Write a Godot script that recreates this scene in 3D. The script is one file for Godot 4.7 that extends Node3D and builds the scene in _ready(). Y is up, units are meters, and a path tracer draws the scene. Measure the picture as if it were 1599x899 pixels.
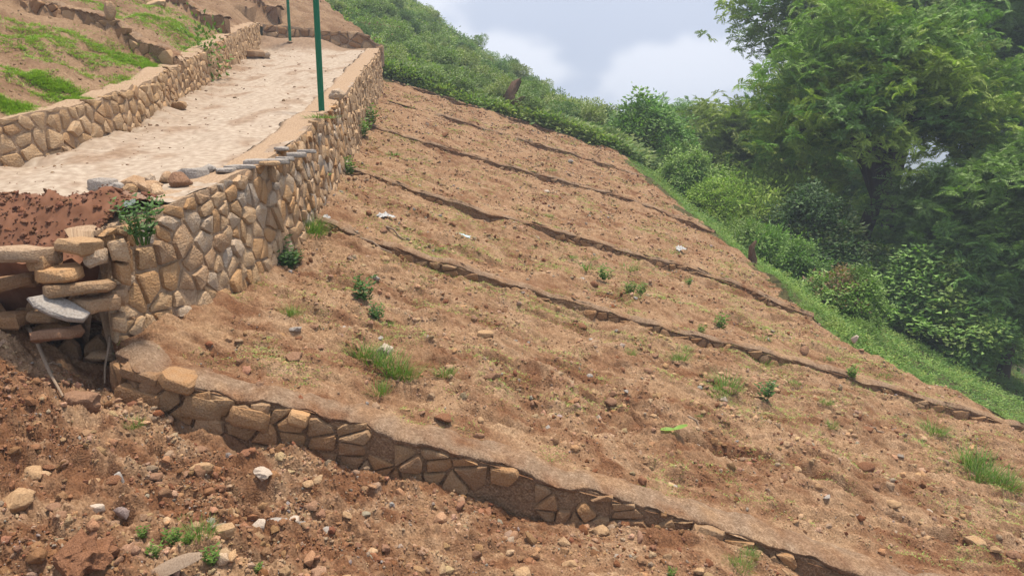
extends Node3D
# A terraced hillside with rubble retaining walls, a walled path and woods. x is right, z is back, y is up; "d" below is the distance in front (-z).

var rng := RandomNumberGenerator.new()
var n_soft := FastNoiseLite.new()
var n_fine := FastNoiseLite.new()
var n_one := FastNoiseLite.new()
var n_cell := FastNoiseLite.new()
var taken := {}
var M := {}
var curb_table := []          # for each curb the depth d over x
const X0 := -9.0
const XSTEP := 0.05
const XN := 420

# ---------- polylines of the place (x, d) ----------
var WALL := [Vector2(-2.8, 5.02), Vector2(-2.72, 5.2), Vector2(-2.5, 5.8), Vector2(-2.42, 6.4), Vector2(-2.33, 7.2), Vector2(-2.28, 8.0), Vector2(-2.35, 9.0), Vector2(-2.45, 10.5), Vector2(-2.6, 12.5), Vector2(-2.85, 14.7), Vector2(-3.05, 16.5), Vector2(-3.3, 19.0), Vector2(-3.62, 21.6)]
var WALL_END := [Vector2(-5.6, 5.02), Vector2(-4.2, 5.0), Vector2(-3.3, 5.04), Vector2(-2.72, 5.2)]
var UPPER := [Vector2(-5.15, 5.0), Vector2(-4.77, 7.0), Vector2(-4.52, 7.5), Vector2(-4.45, 8.7), Vector2(-4.62, 10.0), Vector2(-5.2, 13.0), Vector2(-5.7, 15.5), Vector2(-6.45, 19.0), Vector2(-7.0, 21.7)]
var EDGE := [Vector2(6.8, 4.0), Vector2(6.4, 7.0), Vector2(6.1, 8.33), Vector2(5.47, 8.82), Vector2(5.0, 9.19), Vector2(4.65, 9.75), Vector2(4.4, 10.47), Vector2(4.25, 11.4), Vector2(4.14, 12.9), Vector2(3.94, 14.4), Vector2(3.59, 16.6), Vector2(3.32, 18.4), Vector2(2.95, 21.6), Vector2(4.2, 30.0), Vector2(5.0, 60.0)]
var CURBS := [
	[Vector2(-9, 1.9), Vector2(9, 1.9)],
	[Vector2(-9, 5.2), Vector2(-2.95, 5.2), Vector2(-2.63, 4.76), Vector2(-2.14, 4.71), Vector2(-1.54, 4.80), Vector2(-1.11, 4.82), Vector2(-0.75, 4.76), Vector2(-0.34, 4.76), Vector2(0.17, 4.71), Vector2(0.83, 4.69), Vector2(1.46, 4.67), Vector2(1.97, 4.58), Vector2(2.4, 4.55), Vector2(9, 4.3)],
	[Vector2(-9, 8.9), Vector2(-2.31, 8.81), Vector2(-1.98, 8.66), Vector2(-1.61, 8.54), Vector2(-0.87, 8.48), Vector2(0, 8.38), Vector2(0.99, 8.34), Vector2(1.49, 8.30), Vector2(2.24, 8.32), Vector2(2.83, 8.41), Vector2(3.77, 8.41), Vector2(4.41, 8.32), Vector2(6.06, 8.27), Vector2(9, 8.2)],
	[Vector2(-9, 11.6), Vector2(-2.42, 11.52), Vector2(-1.55, 11.32), Vector2(-0.97, 11.27), Vector2(-0.48, 11.18), Vector2(0.86, 11.21), Vector2(1.32, 11.26), Vector2(1.86, 11.17), Vector2(2.45, 11.25), Vector2(2.95, 11.15), Vector2(3.6, 11.0), Vector2(4.06, 10.62), Vector2(4.4, 10.47), Vector2(9, 9.6)],
	[Vector2(-9, 15.4), Vector2(-2.71, 15.28), Vector2(-2.13, 15.12), Vector2(-1.16, 15.2), Vector2(-0.29, 15.05), Vector2(0.79, 15.18), Vector2(1.86, 15.33), Vector2(2.21, 15.26), Vector2(3.03, 14.99), Vector2(3.94, 14.41), Vector2(9, 13.0)],
	[Vector2(-9, 19.4), Vector2(-1.89, 19.22), Vector2(-1.17, 19.08), Vector2(-0.36, 19.01), Vector2(0.98, 19.06), Vector2(2.05, 18.8), Vector2(3.35, 18.57), Vector2(9, 17.9)],
	[Vector2(-9, 23.0), Vector2(-3.6, 22.9), Vector2(-1.51, 22.6), Vector2(-0.61, 22.43), Vector2(0.52, 22.3), Vector2(1.0, 22.0), Vector2(2.95, 21.55), Vector2(9, 20.5)]]

func along_d(line: Array, d: float) -> float:      # x of a line that runs away from us, at depth d
	var n := line.size()
	for i in n - 1:
		var b: Vector2 = line[i + 1]
		if d <= b.y or i == n - 2:
			var a: Vector2 = line[i]
			return a.x + (b.x - a.x) * (d - a.y) / (b.y - a.y)
	return 0.0

func along_x(line: Array, x: float) -> float:
	var n := line.size()
	for i in n - 1:
		var b: Vector2 = line[i + 1]
		if x <= b.x or i == n - 2:
			var a: Vector2 = line[i]
			return a.y + (b.y - a.y) * (x - a.x) / (b.x - a.x)
	return 0.0

func curb_d(i: int, x: float) -> float:
	var f := clampf((x - X0) / XSTEP, 0.0, XN - 1.001)
	var k := int(f)
	var t: PackedFloat32Array = curb_table[i]
	return lerpf(t[k], t[k + 1], f - k)

func edge_x(d: float) -> float:
	return along_d(EDGE, d) + n_soft.get_noise_2d(d * 1.7, 77.0) * 0.22

func curb_drop(i: int, x: float) -> float:
	if i == 1:
		return lerpf(0.30, 0.09, smoothstep(-0.3, 1.3, x))
	if i == 5:
		return 0.06 * smoothstep(-2.1, -1.6, x)
	if i == 6:
		return 0.06 * smoothstep(1.5, 1.0, x)
	return [0.0, 0.3, 0.095, 0.075, 0.075][i]

# ---------- heights ----------
var RILL := [Vector2(0.606, 6.306), Vector2(1.056, 6.035), Vector2(1.501, 5.893), Vector2(1.981, 5.923), Vector2(2.440, 5.798), Vector2(2.819, 5.649), Vector2(3.235, 5.502), Vector2(3.652, 5.299), Vector2(3.947, 5.121)]
var RILL2 := [Vector2(-2.248, 4.380), Vector2(-1.971, 4.276), Vector2(-1.734, 4.260), Vector2(-1.468, 4.278)]

func groove(x: float, d: float, line: Array, width: float) -> float:
	var a: Vector2 = line[0]
	var z: Vector2 = line[line.size() - 1]
	if x < minf(a.x, z.x) or x > maxf(a.x, z.x):
		return 0.0
	var e := d - along_x(line, x) + n_fine.get_noise_2d(x * 0.35, 9.0) * 0.14
	return exp(-e * e / (width * width))

func rough_at(x: float, d: float) -> float:
	var r := 1.0
	r += 1.3 * smoothstep(0.4, -1.4, x) * smoothstep(4.9, 4.5, d)
	r += 0.9 * exp(-pow((x - 0.7) / 1.1, 2.0) - pow((d - 5.9) / 0.5, 2.0))
	return r

func relief(x: float, d: float) -> float:
	var r := rough_at(x, d)
	var h := n_soft.get_noise_2d(x * 0.8, d * 0.8) * 0.10
	h += n_soft.get_noise_2d(x * 0.9 + d * 0.5, d * 6.5) * 0.05
	h += n_fine.get_noise_2d(x * 3.2, d * 4.2) * 0.04 * r
	h += absf(n_fine.get_noise_2d(x * 8.0 + 40.0, d * 9.0)) * 0.03 * r
	h += n_one.get_noise_2d(x * 24.0, d * 26.0) * 0.006 * r
	var lumpy := clampf(n_soft.get_noise_2d(x * 1.4 + 13.0, d * 1.9) * 1.4 + 0.15 + 0.4 * (r - 1.0), 0.0, 1.4)
	if d < 9.5 and lumpy > 0.0:                       # clods: rounded lumps with cracks between
		var wx := x + n_one.get_noise_2d(x * 9.0, d * 9.0) * 0.04
		var a := n_cell.get_noise_2d(wx * 8.0, d * 9.0) + 1.0
		var b := n_cell.get_noise_2d(wx * 19.0 + 5.0, d * 21.0) + 1.0
		h += (0.5 - a * a) * 0.06 * lumpy + (0.5 - b * b) * 0.022 * lumpy
	return h

func field_h(x: float, d: float) -> float:
	var i := 1
	while i < 7 and d >= curb_d(i, x):
		i += 1
	var y := -0.28 * x + 0.15 * d
	if i < 7:
		var lo := curb_d(i - 1, x)
		var hi := curb_d(i, x)
		var t := (d - lo) / (hi - lo)
		y -= curb_drop(i, x) * t
		var away := smoothstep(0.12, 0.6, d - lo) if i > 1 else 1.0
		y += relief(x, d) * (0.12 + 0.88 * away) - 0.012 * (1.0 - away)
	else:
		y += relief(x, d)
	if d < 9.0:
		y -= 0.10 * groove(x, d, RILL, 0.045)
		if d < 5.0:
			y -= 0.13 * groove(x, d, RILL2, 0.05)
			# spoil heaped against the broken end of the wall
			y += 0.26 * exp(-pow((x + 3.65) / 0.55, 2.0) - pow((d - 4.9) / 0.34, 2.0))
			y += 0.16 * exp(-pow((x + 3.2) / 0.55, 2.0) - pow((d - 4.25) / 0.45, 2.0)) - 0.10 * exp(-pow((x + 2.9) / 0.3, 2.0) - pow((d - 4.95) / 0.2, 2.0))
			y += 0.10 * exp(-pow((x + 1.75) / 0.3, 2.0) - pow((d - 3.15) / 0.25, 2.0))
	return y

func path_h(x: float, d: float) -> float:
	var y := 1.44 + 0.175 * d + n_soft.get_noise_2d(x * 0.9, d * 0.7) * 0.05 + n_fine.get_noise_2d(x * 4.0, d * 2.0) * 0.004
	var heap := smoothstep(6.05, 5.45, d + n_soft.get_noise_2d(x * 3.0, 5.0) * 0.3 + 0.25 * smoothstep(-3.2, -2.7, x))
	y += heap * (0.10 + n_fine.get_noise_2d(x * 3.0, d * 3.0) * 0.07 + absf(n_fine.get_noise_2d(x * 9.0, d * 9.0)) * 0.05 - n_cell.get_noise_2d(x * 13.0, d * 13.0) * 0.03)
	y -= 0.30 * smoothstep(5.42, 4.95, d + n_fine.get_noise_2d(x * 4.0, 2.0) * 0.08) * (1.0 - smoothstep(-2.95, -2.75, x))
	# earth washed down against the upper wall and at the far end
	var u := x - along_d(UPPER, d)
	y += 0.07 * exp(-u * u / 0.06) * (0.6 + n_soft.get_noise_2d(d * 2.0, 3.0))
	y += 0.30 * smoothstep(20.9, 21.8, d) * smoothstep(-4.6, -5.6, x)
	return y

func upper_h(x: float, d: float) -> float:
	return -0.28 * x + 0.16 * d + 0.75 + 0.08 * maxf(0.0, d - 21.7) + n_soft.get_noise_2d(x * 0.7, d * 0.7) * 0.16 + n_fine.get_noise_2d(x * 4.0, d * 4.0) * 0.05 + absf(n_fine.get_noise_2d(x * 12.0, d * 12.0)) * 0.035

func land_h(x: float, d: float) -> float:          # the hill behind, the bank and the floor of the woods
	var y: float
	if d < 22.0:
		y = -0.28 * x + 0.15 * d
	else:
		var e := minf(d, 47.0) - 22.0
		y = 3.3 - 0.28 * x + 0.165 * e - 0.0165 * e * (x + 3.0)
		y -= maxf(0.0, d - 47.0) * 0.55
	var over := x - along_d(EDGE, maxf(d, 4.0))
	if over > 0.0:
		y -= 0.24 * over + 0.18 * minf(over, 2.0)
	return maxf(y, -11.0) + n_soft.get_noise_2d(x * 0.35, d * 0.35) * 0.25

# ---------- small helpers ----------
func numbered(called: String) -> String:
	if not taken.has(called):
		taken[called] = 0
		return called
	taken[called] += 1
	return "%s_%03d" % [called, taken[called]]

func lin(r: float, g: float, b: float) -> Color:
	return Color(r, g, b).linear_to_srgb()

func tag(o: Node, label: String, category: String, group := "") -> Node:
	o.set_meta("label", label)
	o.set_meta("category", category)
	if group:
		o.set_meta("group", group)
	return o

func thing(called: String, label: String, category: String, at := Vector3.ZERO, group := "") -> Node3D:
	var o := Node3D.new()
	o.name = numbered(called)
	o.position = at
	add_child(o)
	tag(o, label, category, group)
	return o

func obj(called: String, mesh: Mesh, mat: Material, parent: Node = null, at := Vector3.ZERO) -> MeshInstance3D:
	var o := MeshInstance3D.new()
	o.mesh = mesh
	o.material_override = mat
	o.position = at
	if parent == null:
		o.name = numbered(called)
		add_child(o)
	else:
		o.name = called
		parent.add_child(o, true)
	return o

func structure(called: String, mesh: Mesh, mat: Material) -> MeshInstance3D:
	var o := obj(called, mesh, mat)
	o.set_meta("kind", "structure")
	return o

func scatter(called: String, mesh: Mesh, mat: Material, places: Array, colors: Array, parent: Node = null, stuff := true) -> MultiMeshInstance3D:
	var mm := MultiMesh.new()
	mm.transform_format = MultiMesh.TRANSFORM_3D
	mm.use_colors = true
	mm.mesh = mesh
	mm.instance_count = places.size()
	for i in places.size():
		mm.set_instance_transform(i, places[i])
		mm.set_instance_color(i, colors[i])
	var o := MultiMeshInstance3D.new()
	o.multimesh = mm
	o.material_override = mat
	if parent == null:
		o.name = numbered(called)
		add_child(o)
	else:
		o.name = called
		parent.add_child(o, true)
	if stuff:
		o.set_meta("kind", "stuff")
	return o

func noise_tex(size: int, freq: float, octaves: int, lo: Color, hi: Color, type := FastNoiseLite.TYPE_SIMPLEX_SMOOTH, sd := 1, bump := 0.0) -> NoiseTexture2D:
	var f := FastNoiseLite.new()
	f.noise_type = type
	f.frequency = freq
	f.fractal_octaves = octaves
	f.seed = sd
	var t := NoiseTexture2D.new()
	t.width = size
	t.height = size
	t.seamless = true
	t.noise = f
	if bump > 0.0:
		t.as_normal_map = true
		t.bump_strength = bump
	else:
		var g := Gradient.new()
		g.offsets = PackedFloat32Array([0.0, 1.0])
		g.colors = PackedColorArray([lo, hi])
		t.color_ramp = g
	return t

func mat(color: Color, tex: Texture2D = null, scale := 1.0, nrm: Texture2D = null, nscale := 1.0, rough := 0.95) -> StandardMaterial3D:
	var m := StandardMaterial3D.new()
	m.albedo_color = color
	m.roughness = rough
	m.metallic_specular = 0.25
	if tex or nrm:
		m.uv1_triplanar = true
		m.uv1_world_triplanar = true
		m.uv1_scale = Vector3.ONE * scale
	if tex:
		m.albedo_texture = tex
	if nrm:
		m.normal_enabled = true
		m.normal_texture = nrm
		m.normal_scale = nscale
	return m

func grid_mesh(pts: PackedVector3Array, cols: int, rows: int, colors := PackedColorArray()) -> ArrayMesh:   # rows of cols points, smooth normals
	var nrm := PackedVector3Array()
	nrm.resize(pts.size())
	var idx := PackedInt32Array()
	idx.resize((cols - 1) * (rows - 1) * 6)
	var k := 0
	for r in rows - 1:
		for c in cols - 1:
			var a := r * cols + c
			var b := a + 1
			var e := a + cols
			var g := e + 1
			idx[k] = a; idx[k + 1] = e; idx[k + 2] = b
			idx[k + 3] = b; idx[k + 4] = e; idx[k + 5] = g
			k += 6
			var n := (pts[b] - pts[a]).cross(pts[e] - pts[a])
			nrm[a] += n; nrm[b] += n; nrm[e] += n; nrm[g] += n
	for i in nrm.size():
		var q := nrm[i].normalized()
		nrm[i] = q
	var arr := []
	arr.resize(Mesh.ARRAY_MAX)
	arr[Mesh.ARRAY_VERTEX] = pts
	arr[Mesh.ARRAY_NORMAL] = nrm
	if colors.size():
		arr[Mesh.ARRAY_COLOR] = colors
	arr[Mesh.ARRAY_INDEX] = idx
	var m := ArrayMesh.new()
	m.add_surface_from_arrays(Mesh.PRIMITIVE_TRIANGLES, arr)
	return m

func flat_mesh(tris: PackedVector3Array, colors := PackedColorArray(), outward := Vector3.INF) -> ArrayMesh:   # triangles with flat normals; turned away from a point when one is given
	var nrm := PackedVector3Array()
	nrm.resize(tris.size())
	for i in range(0, tris.size(), 3):
		var n := (tris[i + 2] - tris[i]).cross(tris[i + 1] - tris[i])
		if n.length_squared() < 1e-16:
			n = Vector3.UP
		n = n.normalized()
		if outward != Vector3.INF and n.dot(tris[i] - outward) < 0.0:
			n = -n
			var t := tris[i + 1]
			tris[i + 1] = tris[i + 2]
			tris[i + 2] = t
		nrm[i] = n; nrm[i + 1] = n; nrm[i + 2] = n
	var arr := []
	arr.resize(Mesh.ARRAY_MAX)
	arr[Mesh.ARRAY_VERTEX] = tris
	arr[Mesh.ARRAY_NORMAL] = nrm
	if colors.size():
		arr[Mesh.ARRAY_COLOR] = colors
	var m := ArrayMesh.new()
	m.add_surface_from_arrays(Mesh.PRIMITIVE_TRIANGLES, arr)
	return m

func tube(points: Array, radii: Array, sides := 8, wobble := 0.0) -> ArrayMesh:
	var pts := PackedVector3Array()
	for i in points.size():
		var p: Vector3 = points[i]
		var q: Vector3 = points[mini(i + 1, points.size() - 1)] - points[maxi(i - 1, 0)]
		q = q.normalized()
		var s := q.cross(Vector3(0.31, 0.2, 0.93)).normalized()
		var u := s.cross(q)
		for k in sides + 1:
			var a := TAU * (k % sides) / sides
			var r: float = radii[i] * (1.0 + wobble * sin(a * 3.0 + i * 1.7) + wobble * sin(a * 2.0 - i))
			pts.append(p + (s * cos(a) + u * sin(a)) * r)
	return grid_mesh(pts, sides + 1, points.size())

# ---------- stones ----------
const PHI := 1.618034
func icosphere(sub: int) -> Array:
	var v := []
	for p in [[-1, PHI, 0], [1, PHI, 0], [-1, -PHI, 0], [1, -PHI, 0], [0, -1, PHI], [0, 1, PHI], [0, -1, -PHI], [0, 1, -PHI], [PHI, 0, -1], [PHI, 0, 1], [-PHI, 0, -1], [-PHI, 0, 1]]:
		v.append(Vector3(p[0], p[1], p[2]).normalized())
	var f := [[0, 11, 5], [0, 5, 1], [0, 1, 7], [0, 7, 10], [0, 10, 11], [1, 5, 9], [5, 11, 4], [11, 10, 2], [10, 7, 6], [7, 1, 8], [3, 9, 4], [3, 4, 2], [3, 2, 6], [3, 6, 8], [3, 8, 9], [4, 9, 5], [2, 4, 11], [6, 2, 10], [8, 6, 7], [9, 8, 1]]
	var tris := []
	for t in f:
		tris.append([v[t[0]], v[t[1]], v[t[2]]])
	for s in sub:
		var more := []
		for t in tris:
			var a: Vector3 = ((t[0] + t[1]) / 2.0).normalized()
			var b: Vector3 = ((t[1] + t[2]) / 2.0).normalized()
			var c: Vector3 = ((t[2] + t[0]) / 2.0).normalized()
			more.append_array([[t[0], a, c], [a, t[1], b], [c, b, t[2]], [a, b, c]])
		tris = more
	return tris

func rock_mesh(sub: int, size: Vector3, rough := 0.12, cuts := 6) -> ArrayMesh:
	var planes := []
	for k in cuts:
		planes.append([Vector3(rng.randf_range(-1, 1), rng.randf_range(-1, 1), rng.randf_range(-1, 1)).normalized(), rng.randf_range(0.5, 0.8)])
	var off := rng.randf() * 500.0
	var out := PackedVector3Array()
	for t in icosphere(sub):
		for p: Vector3 in t:
			var q := p * (1.0 + rough * 2.0 * n_soft.get_noise_3d(p.x * 1.6 + off, p.y * 1.6, p.z * 1.6))
			for c in planes:
				var e: float = q.dot(c[0]) - c[1]
				if e > 0.0:
					q -= c[0] * e * 0.92
			q *= 1.0 + rough * 0.35 * n_soft.get_noise_3d(p.x * 5.0 + off, p.y * 5.0, p.z * 5.0)
			out.append(q * size)
	return soften(flat_mesh(out, PackedColorArray(), Vector3.ZERO), 0.4)

func clip_cell(poly: PackedVector2Array, a: Vector2, b: Vector2) -> PackedVector2Array:   # keep what is nearer to a than to b
	var mid := (a + b) * 0.5
	var dir := b - a
	var out := PackedVector2Array()
	for i in poly.size():
		var p := poly[i]
		var q := poly[(i + 1) % poly.size()]
		var dp := (p - mid).dot(dir)
		var dq := (q - mid).dot(dir)
		if dp <= 0.0:
			out.append(p)
		if (dp < 0.0) != (dq < 0.0) and absf(dp - dq) > 1e-9:
			out.append(p.lerp(q, dp / (dp - dq)))
	return out

# Rubble masonry on a face: place.call(s, h, out) gives a point; s runs along the face from 0 to length, h between bottom.call(s) and top.call(s).
func lay_stones(parent: Node, called: String, length: float, bottom: Callable, top: Callable, place: Callable, cw: float, ch: float, mats: Array, bulge: float, gap: float, most := 300, skip := 0.0, grow := 0.0) -> void:
	var lo := 1e9
	var hi := -1e9
	for k in 41:
		lo = minf(lo, bottom.call(length * k / 40.0))
		hi = maxf(hi, top.call(length * k / 40.0))
	var rows := int(ceil((hi - lo) / ch)) + 2
	var cols := int(ceil(length / cw)) + 2
	var seeds := {}
	for r in rows:
		var shift := rng.randf()
		for c in cols:
			seeds[Vector2i(c, r)] = Vector2((c - 0.5 + shift * 0.9 + rng.randf_range(-0.42, 0.42)) * cw, lo + (r - 0.5 + rng.randf_range(-0.44, 0.44)) * ch)
	for q in seeds.keys():
		if rng.randf() < (0.3 if ch > 0.1 else 0.16):
			seeds.erase(q)                        # a missing seed lets its neighbours grow: stones of uneven size
	var made := 0
	var rest := PackedVector3Array()
	for c in cols:
		for r in rows:
			if not seeds.has(Vector2i(c, r)):
				continue
			var p: Vector2 = seeds[Vector2i(c, r)]
			if p.x < -cw * 0.2 or p.x > length + cw * 0.2:
				continue
			var sx := clampf(p.x, 0.0, length)
			var b: float = bottom.call(sx)
			var t: float = top.call(sx)
			if p.y < b - ch * 0.35 or p.y > t + ch * 0.2 or rng.randf() < skip:
				continue
			var poly := PackedVector2Array([p + Vector2(-2 * cw, -2 * ch), p + Vector2(2 * cw, -2 * ch), p + Vector2(2 * cw, 2 * ch), p + Vector2(-2 * cw, 2 * ch)])
			for dc in range(-2, 3):
				for dr in range(-2, 3):
					var q := Vector2i(c + dc, r + dr)
					if (dc or dr) and seeds.has(q):
						poly = clip_cell(poly, p, seeds[q])
			var mid := Vector2.ZERO
			for k in poly.size():
				poly[k] = Vector2(clampf(poly[k].x, 0.0, length), minf(poly[k].y, t + 0.01 * sin(p.x * 31.0)))
				mid += poly[k]
			mid /= poly.size()
			if poly.size() < 4:
				continue
			# keep a joint, then knock the corners off
			var cut := PackedVector2Array()
			for k in poly.size():
				var a := poly[k]
				var away := a - mid
				cut.append(mid + away * maxf(0.3, 1.0 - gap / maxf(away.length(), 0.01) * rng.randf_range(0.7, 1.5)))
			var ring := PackedVector2Array()
			for k in cut.size():
				var a := cut[k]
				var n := cut[(k + 1) % cut.size()]
				if a.distance_to(n) < 0.02:
					ring.append((a + n) * 0.5)
					continue
				ring.append(a.lerp(n, rng.randf_range(0.05, 0.17)))
				ring.append(a.lerp(n, rng.randf_range(0.83, 0.95)))
			var size := 0.0
			for k in ring.size():
				size = maxf(size, ring[k].distance_to(mid))
			if size < 0.02 or ring.size() < 5:
				continue
			var out := bulge * rng.randf_range(0.45, 1.3) + (grow * rng.randf() if rng.randf() < 0.4 else 0.0)
			var tilt := Vector2(rng.randf_range(-0.12, 0.12), rng.randf_range(-0.13, 0.13))
			var at: Vector3 = place.call(mid.x, mid.y, 0.0)
			var tris := PackedVector3Array()
			var outer := []
			var inner := []
			for k in ring.size():
				var v := ring[k] - mid
				outer.append(place.call(ring[k].x, ring[k].y, -0.05) - at)
				var w := mid + v * rng.randf_range(0.78, 0.94)
				inner.append(place.call(w.x, w.y, out * rng.randf_range(0.84, 1.08) + tilt.dot(v)) - at)
			var tip := mid + Vector2(rng.randf_range(-0.25, 0.25), rng.randf_range(-0.25, 0.25)) * size
			var centre: Vector3 = place.call(tip.x, tip.y, out * rng.randf_range(1.0, 1.12) + 0.006 + tilt.dot(tip - mid)) - at
			var inside: Vector3 = place.call(mid.x, mid.y, -0.08) - at
			for k in ring.size():
				var e := (k + 1) % ring.size()
				tris.append_array([outer[k], outer[e], inner[e], outer[k], inner[e], inner[k], inner[k], inner[e], centre])
			if made < most:
				var stone := obj(called, soften(flat_mesh(tris, PackedColorArray(), inside), 0.25), mats[rng.randi() % mats.size()], parent, at)
				stone.set_meta("plain", true)
				made += 1
			else:
				var turned := flat_mesh(tris, PackedColorArray(), inside).surface_get_arrays(0)
				for v: Vector3 in turned[Mesh.ARRAY_VERTEX]:
					rest.append(v + at)
	if rest.size():
		obj("small_stones", flat_mesh(rest), mats[0], parent).set_meta("kind", "stuff")

func soften(mesh: ArrayMesh, share: float) -> ArrayMesh:      # part of the way from flat to smooth normals
	var arr := mesh.surface_get_arrays(0)
	var v: PackedVector3Array = arr[Mesh.ARRAY_VERTEX]
	var n: PackedVector3Array = arr[Mesh.ARRAY_NORMAL]
	var sum := {}
	for i in v.size():
		var key := Vector3i((v[i] * 2000.0).round())
		sum[key] = sum.get(key, Vector3.ZERO) + n[i]
	for i in v.size():
		n[i] = n[i].lerp(sum[Vector3i((v[i] * 2000.0).round())].normalized(), share).normalized()
	arr[Mesh.ARRAY_NORMAL] = n
	var m := ArrayMesh.new()
	m.add_surface_from_arrays(Mesh.PRIMITIVE_TRIANGLES, arr)
	return m

func slab_mesh(size: Vector3, boxy := false) -> ArrayMesh:            # a broken flat stone, or a rough squared one
	var n := 8
	var rings := [[], [], [], []]
	var shear := Vector2(rng.randf_range(-0.2, 0.2), rng.randf_range(-0.15, 0.15))
	for k in n:
		var a := TAU * (k + rng.randf_range(-0.35, 0.35)) / n
		var r := rng.randf_range(0.72, 1.08)
		var p := Vector3(cos(a) * r, 0, sin(a) * r)
		var j := rng.randf_range(-0.25, 0.25)
		if boxy:
			p = [Vector3(1, 0, -0.7), Vector3(1, 0, 0.6), Vector3(0.75, 0, 1), Vector3(-0.7, 0, 1), Vector3(-1, 0, 0.65), Vector3(-1, 0, -0.7), Vector3(-0.7, 0, -1), Vector3(0.7, 0, -1)][k]
			p += Vector3(rng.randf_range(-0.24, 0.14), 0, rng.randf_range(-0.24, 0.14))
			p.x += shear.x * p.z
			p.z += shear.y * p.x
		if boxy:
			j *= 1.5
		rings[0].append(p * rng.randf_range(0.78, 0.95) + Vector3(0, -1.0 + j, 0))
		rings[1].append(p + Vector3(0, -0.6 + j, 0))
		rings[2].append(p * rng.randf_range(0.94, 1.02) + Vector3(0, 0.55 - j, 0))
		rings[3].append(p * rng.randf_range(0.78, 0.95) + Vector3(0, 0.95 + j * 0.6, 0))
	var tris := PackedVector3Array()
	for k in n:
		var e := (k + 1) % n
		for q in 3:
			tris.append_array([rings[q][k] * size, rings[q][e] * size, rings[q + 1][e] * size, rings[q][k] * size, rings[q + 1][e] * size, rings[q + 1][k] * size])
		tris.append_array([rings[3][k] * size, rings[3][e] * size, Vector3(0.1, 1.0, -0.05) * size, rings[0][k] * size, rings[0][e] * size, Vector3(0, -1.0, 0) * size])
	return soften(flat_mesh(tris, PackedColorArray(), Vector3.ZERO), 0.35)

class Way:                                            # a line along the ground, measured by its length
	var p := []
	var s := [0.0]
	func _init(points: Array) -> void:
		p = points
		for i in range(1, p.size()):
			s.append(s[i - 1] + p[i].distance_to(p[i - 1]))
	func length() -> float:
		return s[s.size() - 1]
	func at(v: float) -> Vector2:
		for i in p.size() - 1:
			if v <= s[i + 1] or i == p.size() - 2:
				return p[i].lerp(p[i + 1], (v - s[i]) / (s[i + 1] - s[i]))
		return p[0]
	func side(v: float) -> Vector2:                   # to the right of the way it runs
		var e: Vector2 = at(minf(v + 0.15, length())) - at(maxf(v - 0.15, 0.0))
		e = e.normalized()
		return Vector2(e.y, -e.x)

# The body of a wall: a rough face, a top of a given width and a back.
func wall_body(way: Way, bottom: Callable, top: Callable, width: float, recess: float, batter: float, step := 0.06, cap_lift := 0.0) -> ArrayMesh:
	var n := int(way.length() / step) + 1
	var prof := 14
	var pts := PackedVector3Array()
	for i in n:
		var s := way.length() * i / (n - 1)
		var p := way.at(s)
		var o := way.side(s)
		var b: float = bottom.call(s) - 0.35
		var t: float = top.call(s)
		for k in prof:
			var h: float
			var out: float
			if k < 8:
				h = lerpf(b, t, k / 7.0)
				out = -recess - batter * (h - b) + n_fine.get_noise_2d(s * 7.0, h * 9.0) * 0.02
			elif k < 13:
				h = t + cap_lift + n_fine.get_noise_2d(s * 6.0, k * 0.7) * 0.014 - (0.03 if k == 12 else 0.0)
				out = -recess - batter * (t - b) - width * (k - 8 + 0.12) / 4.2
			else:
				h = b
				out = -recess - width
			var q := p + o * out
			pts.append(Vector3(q.x, h, -q.y))
	for e in [0, 1]:                                   # close both ends
		var mid := Vector3.ZERO
		var first: int = 0 if e == 0 else pts.size() - prof
		for k in prof:
			mid += pts[first + k] / prof
		var ring := PackedVector3Array()
		for k in prof:
			ring.append(mid)
		if e == 0:
			ring.append_array(pts)
			pts = ring
		else:
			pts.append_array(ring)
	return grid_mesh(pts, prof, n + 2)

# ---------- leaves ----------
func leaf(tris: PackedVector3Array, cols: PackedColorArray, at: Vector3, along: Vector3, across: Vector3, c: Color) -> void:
	var up := along.cross(across).normalized() * across.length() * 0.35
	var a := at
	var b := at + along * 0.45 + across * 0.5 + up
	var t := at + along - up * 0.6
	var e := at + along * 0.45 - across * 0.5 + up
	tris.append_array([a, b, t, a, t, e])
	for k in 6:
		cols.append(c * 0.8)

func pinnate_spray(fronds: int, length: float, pairs: int) -> ArrayMesh:
	var tris := PackedVector3Array()
	var cols := PackedColorArray()
	for f in fronds:
		var a := TAU * f / fronds + rng.randf_range(-0.4, 0.4)
		var lift := rng.randf_range(-0.35, 1.0)
		var dir := Vector3(cos(a), lift, sin(a)).normalized()
		var side := dir.cross(Vector3.UP).normalized()
		var l := length * rng.randf_range(0.7, 1.2)
		var tone := rng.randf_range(0.8, 1.2)
		for k in range(1, pairs + 1):
			var u := float(k) / pairs
			var p := dir * l * u + Vector3.DOWN * l * 0.42 * u * u
			var w := length * 0.34 * sin(PI * (0.18 + 0.72 * u))
			for s in [-1.0, 1.0]:
				var go: Vector3 = (side * s * 0.9 + dir * 0.5 + Vector3.DOWN * rng.randf_range(0.0, 0.5)).normalized() * w
				leaf(tris, cols, p, go, dir * w * 0.42, Color(tone, tone, tone) * rng.randf_range(0.85, 1.15))
	return flat_mesh(tris, cols)

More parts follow.
